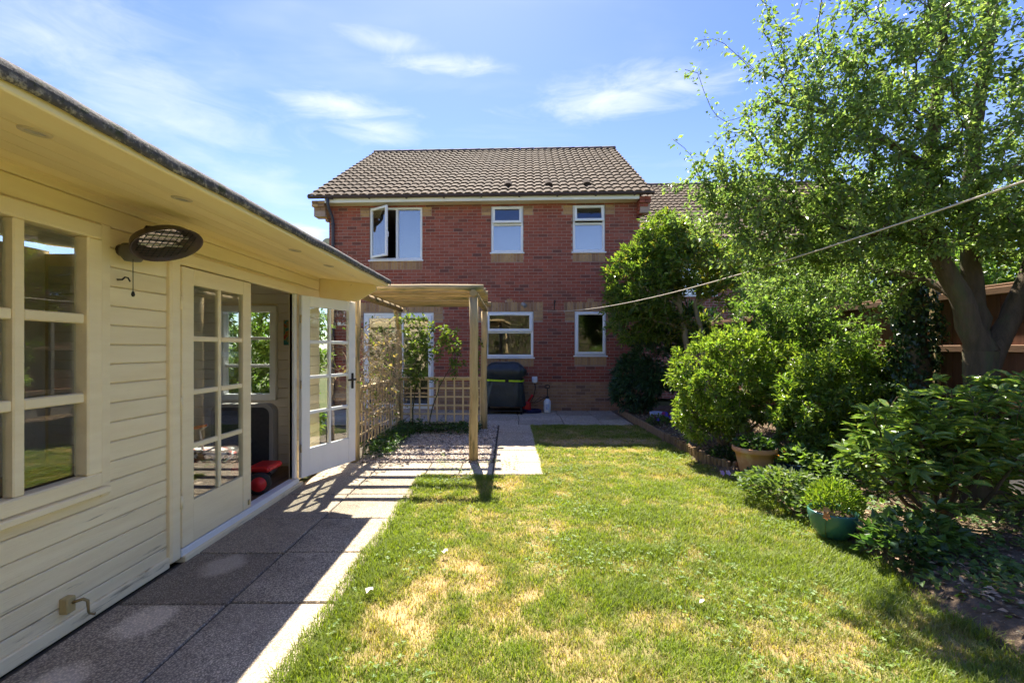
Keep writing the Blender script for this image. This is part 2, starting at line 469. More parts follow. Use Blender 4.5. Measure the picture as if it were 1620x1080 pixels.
# upstairs left: an outward opening casement and a fixed light
a, b, c, d = WINS['w1']; FY0, FY1 = .015, .075
mb = bars(MB(), a+.003, b-.003, c+.003, d-.003, .05, FY0, FY1); mid = (a+b)/2+.02
mb.cbox(mid-.03, mid+.03, FY0, FY1, c+.053, d-.053, .006)
w1 = mb.build('window', m_upvc, house)
pane(mid+.03, b-.05, c+.05, d-.05, .045, w1, m_glass_up); sill(a, b, c, w1)
pane(mid+.03, b-.05, c+.05, d-.05, .16, w1, m_sky_backing, name='pane_backing')
Mo = Matrix.Translation((a+.05, FY0, 0)) @ Matrix.Rotation(R(-33), 4, 'Z')
sash = bars(MB(), 0.0, .585, c+.045, d-.045, .055, -.05, 0.0, Mo).build('sash', m_upvc, w1)
pane(.05, .535, c+.095, d-.095, -.028, w1, m_glass_up, Mo)
mb = MB(); mb.cbox(.54, .575, .002, .03, c+.5, c+.62, .004, Mo); mb.build('handle', m_upvc, w1)
# the two bathroom windows with top lights ajar
for key, ang in (('w2', 5), ('w3', 14)):
    a, b, c, d = WINS[key]; tr = c+(d-c)*.60
    mb = bars(MB(), a+.003, b-.003, c+.003, d-.003, .055, FY0, FY1); mb.cbox(a+.058, b-.058, FY0, FY1, tr-.025, tr+.03, .006)
    w = mb.build('window', m_upvc, house); sill(a, b, c, w)
    pane(a+.05, b-.05, c+.05, tr-.02, .045, w, m_glass_up); pane(a+.05, b-.05, c+.05, tr-.02, .13, w, m_sky_backing, name='pane_backing')
    Mt = Matrix.Translation((0, FY0-.005, d-.03)) @ Matrix.Rotation(R(-ang), 4, 'X') @ Matrix.Translation((0, 0, -(d-.03)))
    bars(MB(), a+.035, b-.035, tr+.02, d-.03, .06, -.04, 0.0, Mt).build('sash', m_upvc, w)
    pane(a+.09, b-.09, tr+.075, d-.085, -.02, w, m_glass, Mt)
    MB().cbox(a+.22, b-.22, -.056, -.042, d-.068, d-.045, .003, Mt).build('trickle_vent', m_upvc, w)
# kitchen window
a, b, c, d = WINS['kit']; tr = c+.60
mb = bars(MB(), a+.003, b-.003, c+.003, d-.003, .06, FY0, FY1); mb.cbox(a+.063, b-.063, FY0, FY1, tr-.03, tr+.03, .006)
w = mb.build('window', m_upvc, house); sill(a, b, c, w)
pane(a+.055, b-.055, c+.055, tr-.025, .045, w, m_glass)
bars(MB(), a+.035, b-.035, tr+.015, d-.03, .065, -.03, .012).build('sash', m_upvc, w); pane(a+.095, b-.095, tr+.075, d-.09, -.01, w, m_glass)
MB().cbox(a+.36, b-.40, -.042, -.032, d-.075, d-.05, .003).build('trickle_vent', m_upvc, w)
# tall narrow window by the shrub
a, b, c, d = WINS['small']
w = bars(MB(), a+.003, b-.003, c+.003, d-.003, .035, FY0, FY1).build('window', m_upvc, house); sill(a, b, c, w)
bars(MB(), a+.03, b-.03, c+.03, d-.03, .055, -.028, .012).build('sash', m_upvc, w); pane(a+.08, b-.08, c+.08, d-.08, -.01, w, m_glass)
MB().cbox(a+.2, b-.2, -.04, -.03, d-.07, d-.045, .003).build('trickle_vent', m_upvc, w)
# patio doors
a, b, c, d = WINS['door']; mid = -1.95
w = bars(MB(), a+.003, b-.003, c+.003, d-.003, .06, FY0, FY1+.04).build('patio_door', m_upvc, house)
for p, q, y in ((a+.05, mid+.05, .05), (mid-.02, b-.05, -.005)):
    bars(MB(), p, q, c+.055, d-.055, .075, y-.02, y+.03).build('door_leaf', m_upvc, w); pane(p+.07, q-.07, c+.12, d-.12, y, w, m_glass)
MB().cbox(mid+.0, mid+.025, -.07, -.028, 1.0, 1.22, .006).build('handle', m_upvc, w)
# eaves: fascia, soffit, gutter, downpipe, corbelled kneelers
MB().cbox(-3.70, 3.66, -.30, -.275, 4.915, 5.07, .004).build('fascia', m_fascia, house)
MB().box(-3.70, 3.66, -.274, -.004, 4.92, 4.932).build('soffit', pm('soffit_cream', (0.62, 0.56, 0.42), (0.68, 0.62, 0.48), 3, 0.6, 0, var=0), house)
gp = [(-.055, .0), (-.052, -.03), (-.035, -.052), (0, -.06), (.035, -.052), (.052, -.03), (.055, 0), (.049, 0), (.046, -.027), (0, -.053), (-.046, -.027), (-.049, 0)]
gut = MB().prism([(y-.36, z+5.055) for y, z in gp], -4.06, 3.98, 'x').build('gutter', m_gutter, house)
for k in range(9):
    x = -3.5+k*.88
    MB().cbox(x-.02, x+.02, -.425, -.302, 4.985, 5.0, .003).build('bracket', m_gutter, gut)
dp = MB().tube([(-3.60, -.36, 5.0), (-3.60, -.36, 4.90), (-3.60, -.30, 4.80), (-3.60, -.10, 4.62), (-3.60, -.06, 4.50), (-3.60, -.06, 0.0)], .036, 10).build('downpipe', m_pipe, house)
for z in (4.45, 3.0, 1.4): MB().tube([(-3.60, -.06, z), (-3.60, -.06, z+.04)], .046, 10).build('pipe_clip', m_pipe, dp)
for side, x0, x1 in ((-1, -4.02, -3.705), (1, 3.665, 3.93)):
    kn = MB().box(x0+.03, x1-.01, -.22, .02, 4.62, 4.98).build('kneeler', m_mortar, house)
    for r_ in range(6):
        z = 4.98-.075*(r_+1)
        if r_ < 1: ins = 0
        else: ins = (r_-1)*.062 if side < 0 else 0
        y0 = -.285+max(0, r_-1)*.045
        if side < 0: xa, xb = x0+ins, x1
        else: xa, xb = x0, x1-(max(0, r_-1)*.05)
        nn = 2 if xb-xa > .2 else 1
        for k in range(nn):
            wd = (xb-xa)/nn
            MB().cbox(xa+k*wd+.004, xa+(k+1)*wd-.004, y0, .0+.01, z+.005, z+.07, .004).build('brick', m_buff if side < 0 else m_brick, kn)
# roof
RY0, RZ0, RY1, RZ1 = -.40, 5.03, 4.25, 8.06
PIT = math.atan2(RZ1-RZ0, RY1-RY0)
mb = MB()
mb.prism([(-.33, 5.035), (RY1, RZ1-.03), (8.83, 5.035)], -3.72, 3.74, 'x')
mb.prism([(RY0+.05, RZ0+.0), (RY1, RZ1-.03), (RY1, RZ1-.06), (RY0+.05, RZ0-.03)], -4.03, -3.723, 'x')
mb.prism([(RY0+.05, RZ0+.0), (RY1, RZ1-.03), (RY1, RZ1-.06), (RY0+.05, RZ0-.03)], 3.743, 3.95, 'x')
roof = mb.build('roof', m_under, house, (0, 0, 0))
TW, GA = .205, .325
def tile_arrays():
    nx = 9; V = []; F = []
    for (s_, lift) in ((0.0, .042), (GA+.06, .006)):
        for layer in (0, 1):
            for i in range(nx):
                x = (TW+.012)*i/(nx-1); t = i/(nx-1)
                h = .015*math.sin(2*math.pi*(t*.97-.10))+.007*math.sin(4*math.pi*t+.6)
                V.append((x, s_, h+lift-(0 if layer == 0 else .030)))
    def I(a, l, i): return (a*2+l)*nx+i
    for i in range(nx-1):
        F.append((I(0, 0, i), I(0, 0, i+1), I(1, 0, i+1), I(1, 0, i)))
        F.append((I(0, 1, i), I(0, 1, i+1), I(0, 0, i+1), I(0, 0, i)))
    F.append((I(0, 0, 0), I(1, 0, 0), I(1, 1, 0), I(0, 1, 0))); F.append((I(0, 0, nx-1), I(0, 1, nx-1), I(1, 1, nx-1), I(1, 0, nx-1)))
    return np.array(V), np.array(F)
TV, TF = tile_arrays()
tme = bpy.data.meshes.new('roof_tile'); tme.from_pydata([tuple(v) for v in TV], [], [tuple(f) for f in TF]); tme.materials.append(m_tile)
def tile_roof(parent, x0, x1, y0, z0, y1, z1, mat, nobj):
    pit = math.atan2(z1-z0, y1-y0); L = math.hypot(z1-z0, y1-y0)
    rows = int(L/GA)+1; cols = int((x1-x0)/TW)
    pos = []
    for r_ in range(rows):
        s_ = min(r_*GA, L-.30)
        for k in range(cols):
            pos.append((x0+k*TW, y0+s_*math.cos(pit), z0+s_*math.sin(pit)))
    pos_o, pos_s = pos[:nobj], pos[nobj:]
    jit = lambda: (pit+rnd.uniform(-.006, .006), rnd.uniform(-.006, .006), rnd.uniform(-.008, .008))
    for p in pos_o: link('roof_tile', tme, parent, p, jit())
    if pos_s:
        Vs = []
        for p in pos_s:
            M = Matrix.Rotation(pit+rnd.uniform(-.006, .006), 3, 'X')
            Vs.append(TV @ np.array(M).T+np.array(p))
        Vs = np.concatenate(Vs); F = (np.arange(len(pos_s))[:, None, None]*len(TV)+TF[None]).reshape(-1, 4)
        tag(fast('remaining_roof_tiles', Vs, F, mat, parent, (0, 0, 0)), kind='stuff')
tile_roof(roof, -4.05, 3.97, RY0, RZ0+.01, RY1, RZ1, m_tile, 300)
rt = MB().tube([(0, 0, 0), (.44, 0, 0)], [.115, .118], 12); rme = rt.mesh('ridge_tile'); rme.materials.append(pm('ridge_tile', (0.10, 0.075, 0.06), (0.15, 0.11, 0.09), 9, 0.9, 0.4, 70, var=0.15))
for k in range(18): link('ridge_tile', rme, roof, (-4.05+k*.446, RY1, RZ1-.045))
m_ventt = pm('vent_brown', (0.05, 0.036, 0.028), (0.075, 0.055, 0.042), 8, 0.95, 0.2, 60, 0.05, 0)
for x in (0.62, 1.60, 2.52):
    s_ = .62
    M = Matrix.Translation((x, RY0+s_*math.cos(PIT), RZ0+.03+s_*math.sin(PIT))) @ Matrix.Rotation(PIT, 4, 'X')
    mb = MB()
    prof = [(.10*math.cos(t), .075*math.sin(t)) for t in np.linspace(0, math.pi, 9)]
    mb.prism(prof, 0, .26, 'y'); mb.v = [tuple(M @ Vector(v)) for v in mb.v]
    mb.build('vent_tile', m_ventt, roof)
# satellite dish on the side of the house
dish = thing('satellite_dish', 'pale satellite dish just showing behind the left wall of the brick house', 'dish', tuple(hw(-4.13, 1.1, 4.0)))
o = hw(-4.13, 1.1, 4.0)
mb = MB(); mb.lathe([(0, -.06), (.12, -.05), (.24, -.015), (.33, .04), (.335, .045), (.325, .05), (.23, 0), (.1, -.035), (0, -.045)], 24)
M = Matrix.Translation(o+Vector((0, 0, .1))) @ Matrix.Rotation(R(-25), 4, 'Z') @ Matrix.Rotation(R(112), 4, 'X')
mb.v = [tuple(M @ Vector(v)) for v in mb.v]; mb.build('reflector', pm('dish_grey', (0.35, 0.38, 0.40), (0.42, 0.45, 0.47), 4, 0.5, 0, var=0), dish)
MB().tube([o+Vector((0, 0, .1)), o+Vector((.1, .0, -.1)), hw(-3.71, 1.1, 3.85)], .02, 8).build('arm', m_pipe, dish)
# neighbouring house beyond the fence
nb = thing('neighbour_house', 'neighbouring house with brown tiled roof behind the trees on the right', 'house', (7.4, 13.0, 0), R(-2.3), local=True)
m_nbw, g_ = newmat('neighbour_brick')
br = g_.n('ShaderNodeTexBrick', {'Vector': g_.n('ShaderNodeMapping', {'Vector': g_.n('ShaderNodeTexCoord').outputs['Object'], 'Rotation': (R(90), 0, 0)}).outputs[0],
          'Color1': (0.30, 0.10, 0.07, 1), 'Color2': (0.22, 0.07, 0.055, 1), 'Mortar': (0.42, 0.34, 0.29, 1), 'Scale': 1.0, 'Mortar Size': 0.006, 'Brick Width': .225, 'Row Height': .075})
g_.n('ShaderNodeOutputMaterial', {0: g_.n('ShaderNodeBsdfPrincipled', {'Base Color': br.outputs[0], 'Roughness': 0.9})})
MB().box(-3.6, 5.5, .35, 9.5, 0, 4.5).build('wall', m_nbw, nb)
nroof = MB().prism([(0.0, 4.50), (5.1, 7.97), (10.2, 4.5)], -3.75, 5.6, 'x').build('roof', m_under, nb, (0, 0, 0))
tile_roof(nroof, -3.8, 5.6, -.05, 4.52, 5.1, 7.99, m_tile, 300)
for k in range(20): link('ridge_tile', rme, nroof, (-3.8+k*.446, 5.1, 7.95))
MB().prism([(y-.06, z+4.50) for y, z in gp], -3.8, 5.6, 'x').build('gutter', m_upvc, nb)
for x in (-2.4, .2, 2.9):
    w = bars(MB(), x, x+1.1, 3.0, 4.1, .07, .30, .36).build('window', m_upvc, nb); pane(x+.07, x+1.03, 3.07, 4.03, .33, w, m_glass_up)
# ================================================================== the ground
m_ground = pm('garden_soil', (0.09, 0.065, 0.04), (0.14, 0.10, 0.06), 4, 0.95, 0.5, 30, 0.1, 0, bdist=.02)
m_far = pm('far_grass', (0.07, 0.09, 0.03), (0.12, 0.12, 0.05), 1.5, 0.95, 0.3, 20, 0.1, 0)
gr = MB(); gr.add([(-400, -400, -.09), (400, -400, -.09), (400, 700, -.09), (-400, 700, -.09)], [(0, 1, 2, 3)])
tag(gr.build('ground', m_far, None, (0, 0, -.09)), kind='structure')
# paving: concrete slabs with exposed aggregate, darker along the summerhouse
m_slab, g_ = newmat('aggregate_paving')
v, r_, raw = coords(g_)
geo = g_.n('ShaderNodeNewGeometry').outputs['Position']
slabtone = g_.math('ADD', 0.80, g_.math('MULTIPLY', r_, 0.40))
c = g_.ramp(g_.noise(v, 3, 5, 0.6), [(0.3, (0.42, 0.35, 0.245)), (0.7, (0.56, 0.47, 0.335))])
vo = g_.n('ShaderNodeTexVoronoi', {'Vector': v, 'Scale': 105.0})
c = g_.mix(g_.smooth(vo.outputs['Distance'], 0.30, 0.55, 0.0, 0.85), c, (0.19, 0.155, 0.12))
c = g_.mix(0.55, c, g_.n('ShaderNodeHueSaturation', {'Saturation': 0.0, 'Color': vo.outputs['Color']}).outputs[0], 'OVERLAY')
px = g_.n('ShaderNodeSeparateXYZ', {0: geo}).outputs
# darkening that spreads out from the wall, with pale round stains
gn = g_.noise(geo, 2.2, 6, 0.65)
wall_dark = g_.smooth(g_.math('ADD', px[0], g_.math('MULTIPLY', g_.math('SUBTRACT', gn, 0.5), 1.6)), -1.80, -1.20, 0.42, 0.0)
wall_dark = g_.math('MULTIPLY', wall_dark, g_.smooth(px[1], 5.6, 4.2))
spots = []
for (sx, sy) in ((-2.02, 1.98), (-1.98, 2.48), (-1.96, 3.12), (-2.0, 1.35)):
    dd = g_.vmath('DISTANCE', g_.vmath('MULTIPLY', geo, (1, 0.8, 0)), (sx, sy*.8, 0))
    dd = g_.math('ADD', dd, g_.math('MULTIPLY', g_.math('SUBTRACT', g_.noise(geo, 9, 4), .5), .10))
    wall_dark = g_.math('MULTIPLY', wall_dark, g_.smooth(dd, 0.08, 0.17, 0.0, 1.0))
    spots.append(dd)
c = g_.mix(wall_dark, c, (0.10, 0.085, 0.066))
c = g_.mix(g_.smooth(g_.noise(geo, 1.3, 5, 0.6), 0.55, 0.75, 0.0, 0.35), c, (0.20, 0.165, 0.12))
for dd in spots: c = g_.mix(g_.smooth(dd, 0.16, 0.07, 0.0, 0.55), c, (0.60, 0.52, 0.41))
c = g_.mix(g_.smooth(g_.noise(geo, 4.5, 6, 0.7), 0.56, 0.70, 0.0, 0.55), c, (0.12, 0.10, 0.08))
c = g_.n('ShaderNodeHueSaturation', {'Value': slabtone, 'Color': c}).outputs[0]
b_ = g_.math('SUBTRACT', 1.0, vo.outputs['Distance'])
g_.n('ShaderNodeOutputMaterial', {0: g_.n('ShaderNodeBsdfPrincipled', {'Base Color': c, 'Roughness': 0.9, 'Specular IOR Level': 0.2,
     'Normal': g_.n('ShaderNodeBump', {'Strength': 0.55, 'Distance': 0.004, 'Height': b_}).outputs[0]})})
m_joint = pm('paving_joint', (0.075, 0.065, 0.05), (0.12, 0.10, 0.07), 12, 0.95, 0.5, 80, 0.1, 0)
def paving(name, rects, foot):
    base = MB()
    for f in foot: base.box(f[0], f[1], f[2], f[3], -.085, -.012)
    p = tag(base.build(name, m_joint, None, ((foot[0][0]+foot[0][1])/2, (foot[0][2]+foot[0][3])/2, -.085)), kind='structure')
    for x0, x1, y0, y1 in rects:
        t = (rnd.uniform(-.003, .003), rnd.uniform(-.003, .003)); cx, cy = (x0+x1)/2, (y0+y1)/2; z = rnd.uniform(-.002, .002)
        M = Matrix.Translation((cx, cy, z)) @ Matrix.Rotation(t[0], 4, 'X') @ Matrix.Rotation(t[1], 4, 'Y') @ Matrix.Translation((-cx, -cy, 0))
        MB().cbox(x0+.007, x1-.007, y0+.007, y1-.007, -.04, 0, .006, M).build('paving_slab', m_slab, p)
rects = []
ys = [-.66*3+.66*k for k in range(0, 12)]   # joints along the summerhouse path
for k in range(len(ys)-1):
    rects += [(-2.27, -1.635, ys[k], ys[k+1]), (-1.635, -1.0, ys[k]+.015, ys[k+1]+.015)]
rects = [r_ for r_ in rects if r_[3] < 5.31]
rects += [(-2.27, -1.635, 5.28, 5.90), (-1.635, -1.0, 5.295, 5.90), (-1.0, -.60, 5.36, 5.90), (-.60, -.2, 5.36, 5.90), (-.2, .42, 5.36, 5.93)]
for y0, y1 in ((5.93, 6.64), (6.64, 7.36), (7.36, 8.08), (8.08, 8.82)): rects.append((-.2, .42, y0, y1))
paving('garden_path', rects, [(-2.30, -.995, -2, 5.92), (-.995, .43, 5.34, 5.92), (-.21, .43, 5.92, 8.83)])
rects = []
for j, (y0, y1) in enumerate(((8.83, 9.42), (9.42, 10.02), (10.02, 10.62), (10.62, 11.2))):
    x = -4.6+(0 if j % 2 else -.02)
    for w in (.75, .9, .75, .75, .75, .9, .9, .75, .7):
        if x+w < 2.5+.2: rects.append((x, min(x+w, 2.42), y0, y1))
        x += w
paving('patio', rects, [(-4.7, 2.44, 8.82, 11.25)])

# ================================================================== the summerhouse
m_cream = pm('cream_paint', (0.83, 0.685, 0.43), (0.91, 0.78, 0.52), 3, 0.55, 0.5, 24, 0.3, 0.045, stretch=(4, .5, 4), stain=(0.52, 0.42, 0.25), stain_t=(0.66, 0.82), stain_s=4)
m_creamw = pm('worn_cream_paint', (0.81, 0.665, 0.415), (0.90, 0.77, 0.51), 3, 0.6, 0.55, 24, 0.3, 0.05, stretch=(4, .6, 6), stain=(0.36, 0.28, 0.17), stain_t=(0.59, 0.72), stain_s=3.5)
m_soff = pm('soffit_paint', (0.86, 0.70, 0.38), (0.90, 0.76, 0.45), 2, 0.55, 0.25, 20, 0.3, 0.07, stretch=(5, .5, 5), stain=(0.33, 0.23, 0.12), stain_t=(0.62, 0.8), stain_s=2)
m_white = pm('white_paint', (0.80, 0.79, 0.77), (0.84, 0.83, 0.81), 3, 0.45, 0.15, 24, 0.35, 0.02, stretch=(3, 3, .5))
m_inner = pm('grey_white_boards', (0.66, 0.60, 0.53), (0.72, 0.66, 0.58), 3, 0.6, 0.15, 24, 0.25, 0.04, stretch=(.5, 4, 4))
m_floor = pm('brown_floorboards', (0.13, 0.075, 0.045), (0.20, 0.12, 0.07), 4, 0.6, 0.2, 30, 0.3, 0.1, stretch=(5, .5, 5))
m_felt, g_ = newmat('roof_felt')
v, r_, raw = coords(g_)
geo = g_.n('ShaderNodeNewGeometry').outputs['Position']
c = g_.ramp(g_.noise(geo, 7, 6, .7), [(0.3, (0.055, 0.052, 0.052)), (0.55, (0.11, 0.10, 0.095)), (0.75, (0.17, 0.15, 0.13))])
lz = g_.n('ShaderNodeSeparateXYZ', {0: geo}).outputs[2]
ln = g_.noise(geo, 22, 5, .7)
low = g_.smooth(g_.math('ADD', lz, g_.math('MULTIPLY', g_.math('SUBTRACT', ln, .5), .10)), 2.298, 2.268)
c = g_.mix(g_.math('MULTIPLY', low, g_.smooth(g_.noise(geo, 40, 4, .7), .48, .64)), c, (0.38, 0.34, 0.27))
moss = g_.math('MULTIPLY', g_.smooth(g_.noise(geo, 11, 5, .7), .5, .62), g_.smooth(g_.math('ABSOLUTE', g_.math('SUBTRACT', lz, 2.29)), .03, .012))
c = g_.mix(moss, c, (0.055, 0.06, 0.025))
g_.n('ShaderNodeOutputMaterial', {0: g_.n('ShaderNodeBsdfPrincipled', {'Base Color': c, 'Roughness': 0.85, 'Specular IOR Level': 0.3,
     'Normal': g_.n('ShaderNodeBump', {'Strength': 0.9, 'Distance': 0.012, 'Height': g_.noise(geo, 55, 5, .7)}).outputs[0]})})

cab = thing('summerhouse', 'cream painted timber summerhouse with glazed double doors, one standing open', 'summerhouse', (-3.6, 2.0, 0))
WX = -2.31                       # outer face of the front wall
Y0, Y1 = -1.2, 5.54              # ends of the front wall
WY0, WY1, WZ0, WZ1 = 0.92, 2.50, 0.735, 2.135   # window
DY0, DY1, DZ1 = 3.17, 4.87, 2.065               # doorway
def wall_core(name, x0, x1, mat):
    mb = MB()
    for y0, y1, z0, z1 in ((Y0, WY0, .03, 2.40), (WY0, WY1, .03, WZ0), (WY0, WY1, WZ1, 2.40), (WY1, DY0, .03, 2.40), (DY0, DY1, DZ1, 2.40), (DY1, Y1, .03, 2.40)):
        mb.box(x0, x1, y0, y1, z0, z1)
    return mb.build(name, mat, cab)
wc = wall_core('front_wall', WX-.05, WX-.016, m_creamw)
pz = .113
for k in range(21):
    z0 = .035+k*pz; z1 = min(z0+pz-.004, 2.395); zc = (z0+z1)/2
    if z1-z0 < .03: continue
    spans = [(Y0, Y1)]
    for a, b, c_, d in ((WY0-.05, WY1+.05, WZ0-.02, WZ1+.03), (DY0-.10, DY1+.06, 0, DZ1+.05)):
        if c_ < zc < d:
            out = []
            for p, q in spans:
                if b <= p or a >= q: out.append((p, q)); continue
                if a > p: out.append((p, a))
                if b < q: out.append((b, q))
            spans = out
    for p, q in spans:
        if q-p < .04: continue
        MB().cbox(WX-.016, WX+rnd.uniform(-.0015, .0015), p, q, z0, z1, .006).build('plank', m_creamw if zc < .75 else m_cream, wc)
MB().cbox(WX-.03, WX+.022, Y0, DY0-.1, .0, .075, .006).build('base_board', m_creamw, cab)
# end wall (far) and back wall, boards inside
EW = None
mb = MB()
for a, b, c_, d in ((-5.6, -3.42, .03, 2.62), (-3.42, -2.86, .03, .92), (-3.42, -2.86, 1.93, 2.62), (-2.86, WX-.05, .03, 2.40)): mb.box(a, b, Y1-.05, Y1, c_, d)
ew = mb.build('end_wall', m_cream, cab)
for k in range(21):
    z0 = .1+k*pz; z1 = z0+pz-.004; zc = (z0+z1)/2
    for p, q in ((-5.55, -3.49), (-2.79, WX-.055)) if .86 < zc < 1.99 else ((-5.55, WX-.055),):
        MB().cbox(p, q, Y1-.068, Y1-.05, z0, z1, .005).build('plank', m_inner, ew)
mb = MB()
for a, b, c_, d in ((Y0, 1.7, .03, 2.66), (1.7, 2.9, .03, .85), (1.7, 2.9, 2.0, 2.66), (2.9, 3.5, .03, 2.66), (3.5, 4.9, .03, .85), (3.5, 4.9, 2.0, 2.66), (4.9, Y1, .03, 2.66)): mb.box(-5.65, -5.6, a, b, c_, d)
mb.build('back_wall', m_inner, cab)
for a, b in ((1.7, 2.9), (3.5, 4.9)):
    bw = MB()
    for q in ((a, b, .85, .92), (a, b, 1.93, 2.0), (a, a+.07, .92, 1.93), (b-.07, b, .92, 1.93), ((a+b)/2-.03, (a+b)/2+.03, .92, 1.93)): bw.cbox(-5.66, -5.57, q[0], q[1], q[2], q[3], .005)
    bw = bw.build('back_window', m_white, cab); MB().box(-5.63, -5.624, a+.06, b-.06, .91, 1.94).build('pane', m_glass_cabin, bw)
MB().box(-5.6, WX-.05, Y0-.05, Y0, .03, 2.6).build('near_end_wall', m_inner, cab)
fl = MB().box(-5.6, WX-.05, Y0, Y1-.05, .0, .055).build('floor', m_floor, cab)
for k in range(28):
    x = -5.58+k*.115
    MB().cbox(x, x+.111, Y0+.01, Y1-.07, .055, .07, .003).build('floorboard', m_floor, fl)
# end window seen through the doorway
ewin = bars(MB(), -3.49, -2.79, .86, 1.99, .075, Y1-.11, Y1+.0).build('end_window', m_white, cab)
for z in (1.27, 1.60): MB().cbox(-3.415, -2.865, Y1-.075, Y1-.035, z-.018, z+.018, .004).build('glazing_bar', m_white, ewin)
MB().cbox(-3.157, -3.123, Y1-.077, Y1-.033, .935, 1.915, .004).build('glazing_bar', m_white, ewin)
pane(-3.415, -2.865, .935, 1.915, Y1-.05, ewin, m_glass_cabin)
# roof: boards below, felt above
RS = .12
def rz(x): return 2.252+(abs(x)-1.60)*RS
YR0, YR1 = -1.6, 5.58
rf = MB().prism([(-1.485, rz(-1.485)+.018), (-1.485, 2.318), (-5.9, 2.318+(5.9-1.485)*RS), (-5.9, rz(-5.9)+.018)], YR0, YR1, 'y').build('roof', m_felt, cab)
x = -1.605
while x > -5.6:
    x2 = x-.13
    MB().prism([(x-.002, rz(x)), (x-.002, rz(x)+.018), (x2+.002, rz(x2)+.018), (x2+.002, rz(x2))], YR0+.01, YR1-.03, 'y').build('soffit_board', m_soff, rf)
    x = x2
MB().cbox(-1.615, -1.478, YR0, YR1-.02, 2.236, 2.30, .006).build('fascia', m_soff, rf)
MB().prism([(-2.36, 2.06), (-1.86, 2.06), (-1.63, 2.19), (-1.63, 2.262), (-2.36, 2.350)], Y1+.012, Y1+.052, 'y').build('end_fascia', m_soff, rf)
MB().cbox(-5.7, -2.365, Y1+.002, Y1+.045, 2.25, 2.42, .005).build('end_fascia', m_soff, rf)
# felt edge: a rolled, sagging strip
n = 150; V = []; F = []
prof = [(-1.75, .032), (-1.60, .016), (-1.50, .006), (-1.468, -.004), (-1.456, -.022), (-1.457, -.05), (-1.463, -.066), (-1.470, -.066), (-1.474, -.03)]
for i in range(n+1):
    y = YR0-.02+(YR1+.05-YR0)*i/n
    w1_ = fbm(y, 3.3, 1.1, 41, 4)-.5; w2_ = fbm(y, 9.1, 5.0, 47, 3)-.5
    for j, (a, b) in enumerate(prof):
        V.append((a+w2_*.010*(j > 2), y, 2.325+b+w1_*.02+(w2_*.018 if j > 4 else w2_*.006)))
m_ = len(prof)
for i in range(n):
    for j in range(m_-1): F.append((i*m_+j, i*m_+j+1, (i+1)*m_+j+1, (i+1)*m_+j))
fast('felt_edge', V, F, m_felt, rf, (-1.5, 2, 2.25), smooth=True)
for y in (1.65, 2.39, 3.65, 4.33):
    xx = -1.72; M = Matrix.Translation((xx, y, rz(xx))) @ Matrix.Rotation(math.atan(RS), 4, 'Y')
    mb = MB().lathe([(.030, -.001), (.033, -.008), (.046, -.006), (.048, 0)], 20); mb.v = [tuple(M @ Vector(v)) for v in mb.v]
    dl = mb.build('downlight', pm('downlight_bezel', (0.55, 0.47, 0.31), (0.6, 0.5, 0.34), 5, .4, 0, var=0) if 'downlight_bezel' not in MATS else MATS['downlight_bezel'], rf)
    mb = MB().lathe([(0.0001, -.004), (.03, -.004)], 16); mb.v = [tuple(M @ Vector(v)) for v in mb.v]
    mb.build('lens', pm('downlight_lens', (0.40, 0.38, 0.34), (0.5, 0.47, 0.42), 5, .25, 0, var=0) if 'downlight_lens' not in MATS else MATS['downlight_lens'], dl)
# front window: panes in a grid of bars
def ybar(y0, y1, z0, z1, x0, x1, name, mat, parent, b=.006): return MB().cbox(x0, x1, y0, y1, z0, z1, b).build(name, mat, parent)
win = MB()
for a in ((WY0-.06, WY1+.06, WZ1-.045, WZ1+.04), (WY0-.06, WY1+.06, WZ0-.03, WZ0+.05), (WY0-.06, WY0+.03, WZ0+.05, WZ1-.045), (WY1-.03, WY1+.06, WZ0+.05, WZ1-.045)):
    win.cbox(WX-.06, WX+.024, a[0], a[1], a[2], a[3], .008)
win = win.build('window', m_cream, cab)
ybar(WY1+.062, WY1+.125, WZ0-.09, WZ1+.05, WX-.012, WX+.012, 'trim_board', m_cream, win)
ybar(WY0-.2, WY1+.09, WZ0-.068, WZ0-.031, WX-.02, WX+.05, 'sill', m_cream, win)
cols = [WY1-.03-.335*k for k in range(5)]
rows = [WZ0+.05, WZ0+.05+.428, WZ0+.05+.856, WZ1-.045]
for k in range(1, 5):
    y = cols[k]
    if y > WY0+.05: ybar(y-.026, y+.026, WZ0+.05, WZ1-.045, WX-.045, WX+.012, 'glazing_bar', m_cream, win)
for r_ in (1, 2):
    for k in range(4):
        a, b = max(cols[k+1]+.026, WY0+.03), cols[k]-(.026 if k else 0)
        if b-a > .05: ybar(a, b, rows[r_]-.026, rows[r_]+.026, WX-.043, WX+.006, 'glazing_bar', m_cream, win)
for r_ in range(3):
    for k in range(4):
        a, b = max(cols[k+1]+.02, WY0+.03), cols[k]-.02
        if b-a > .05: MB().box(WX-.030, WX-.024, a, b, rows[r_]+.02, rows[r_+1]-.02).build('pane', m_glass_cabin, win)
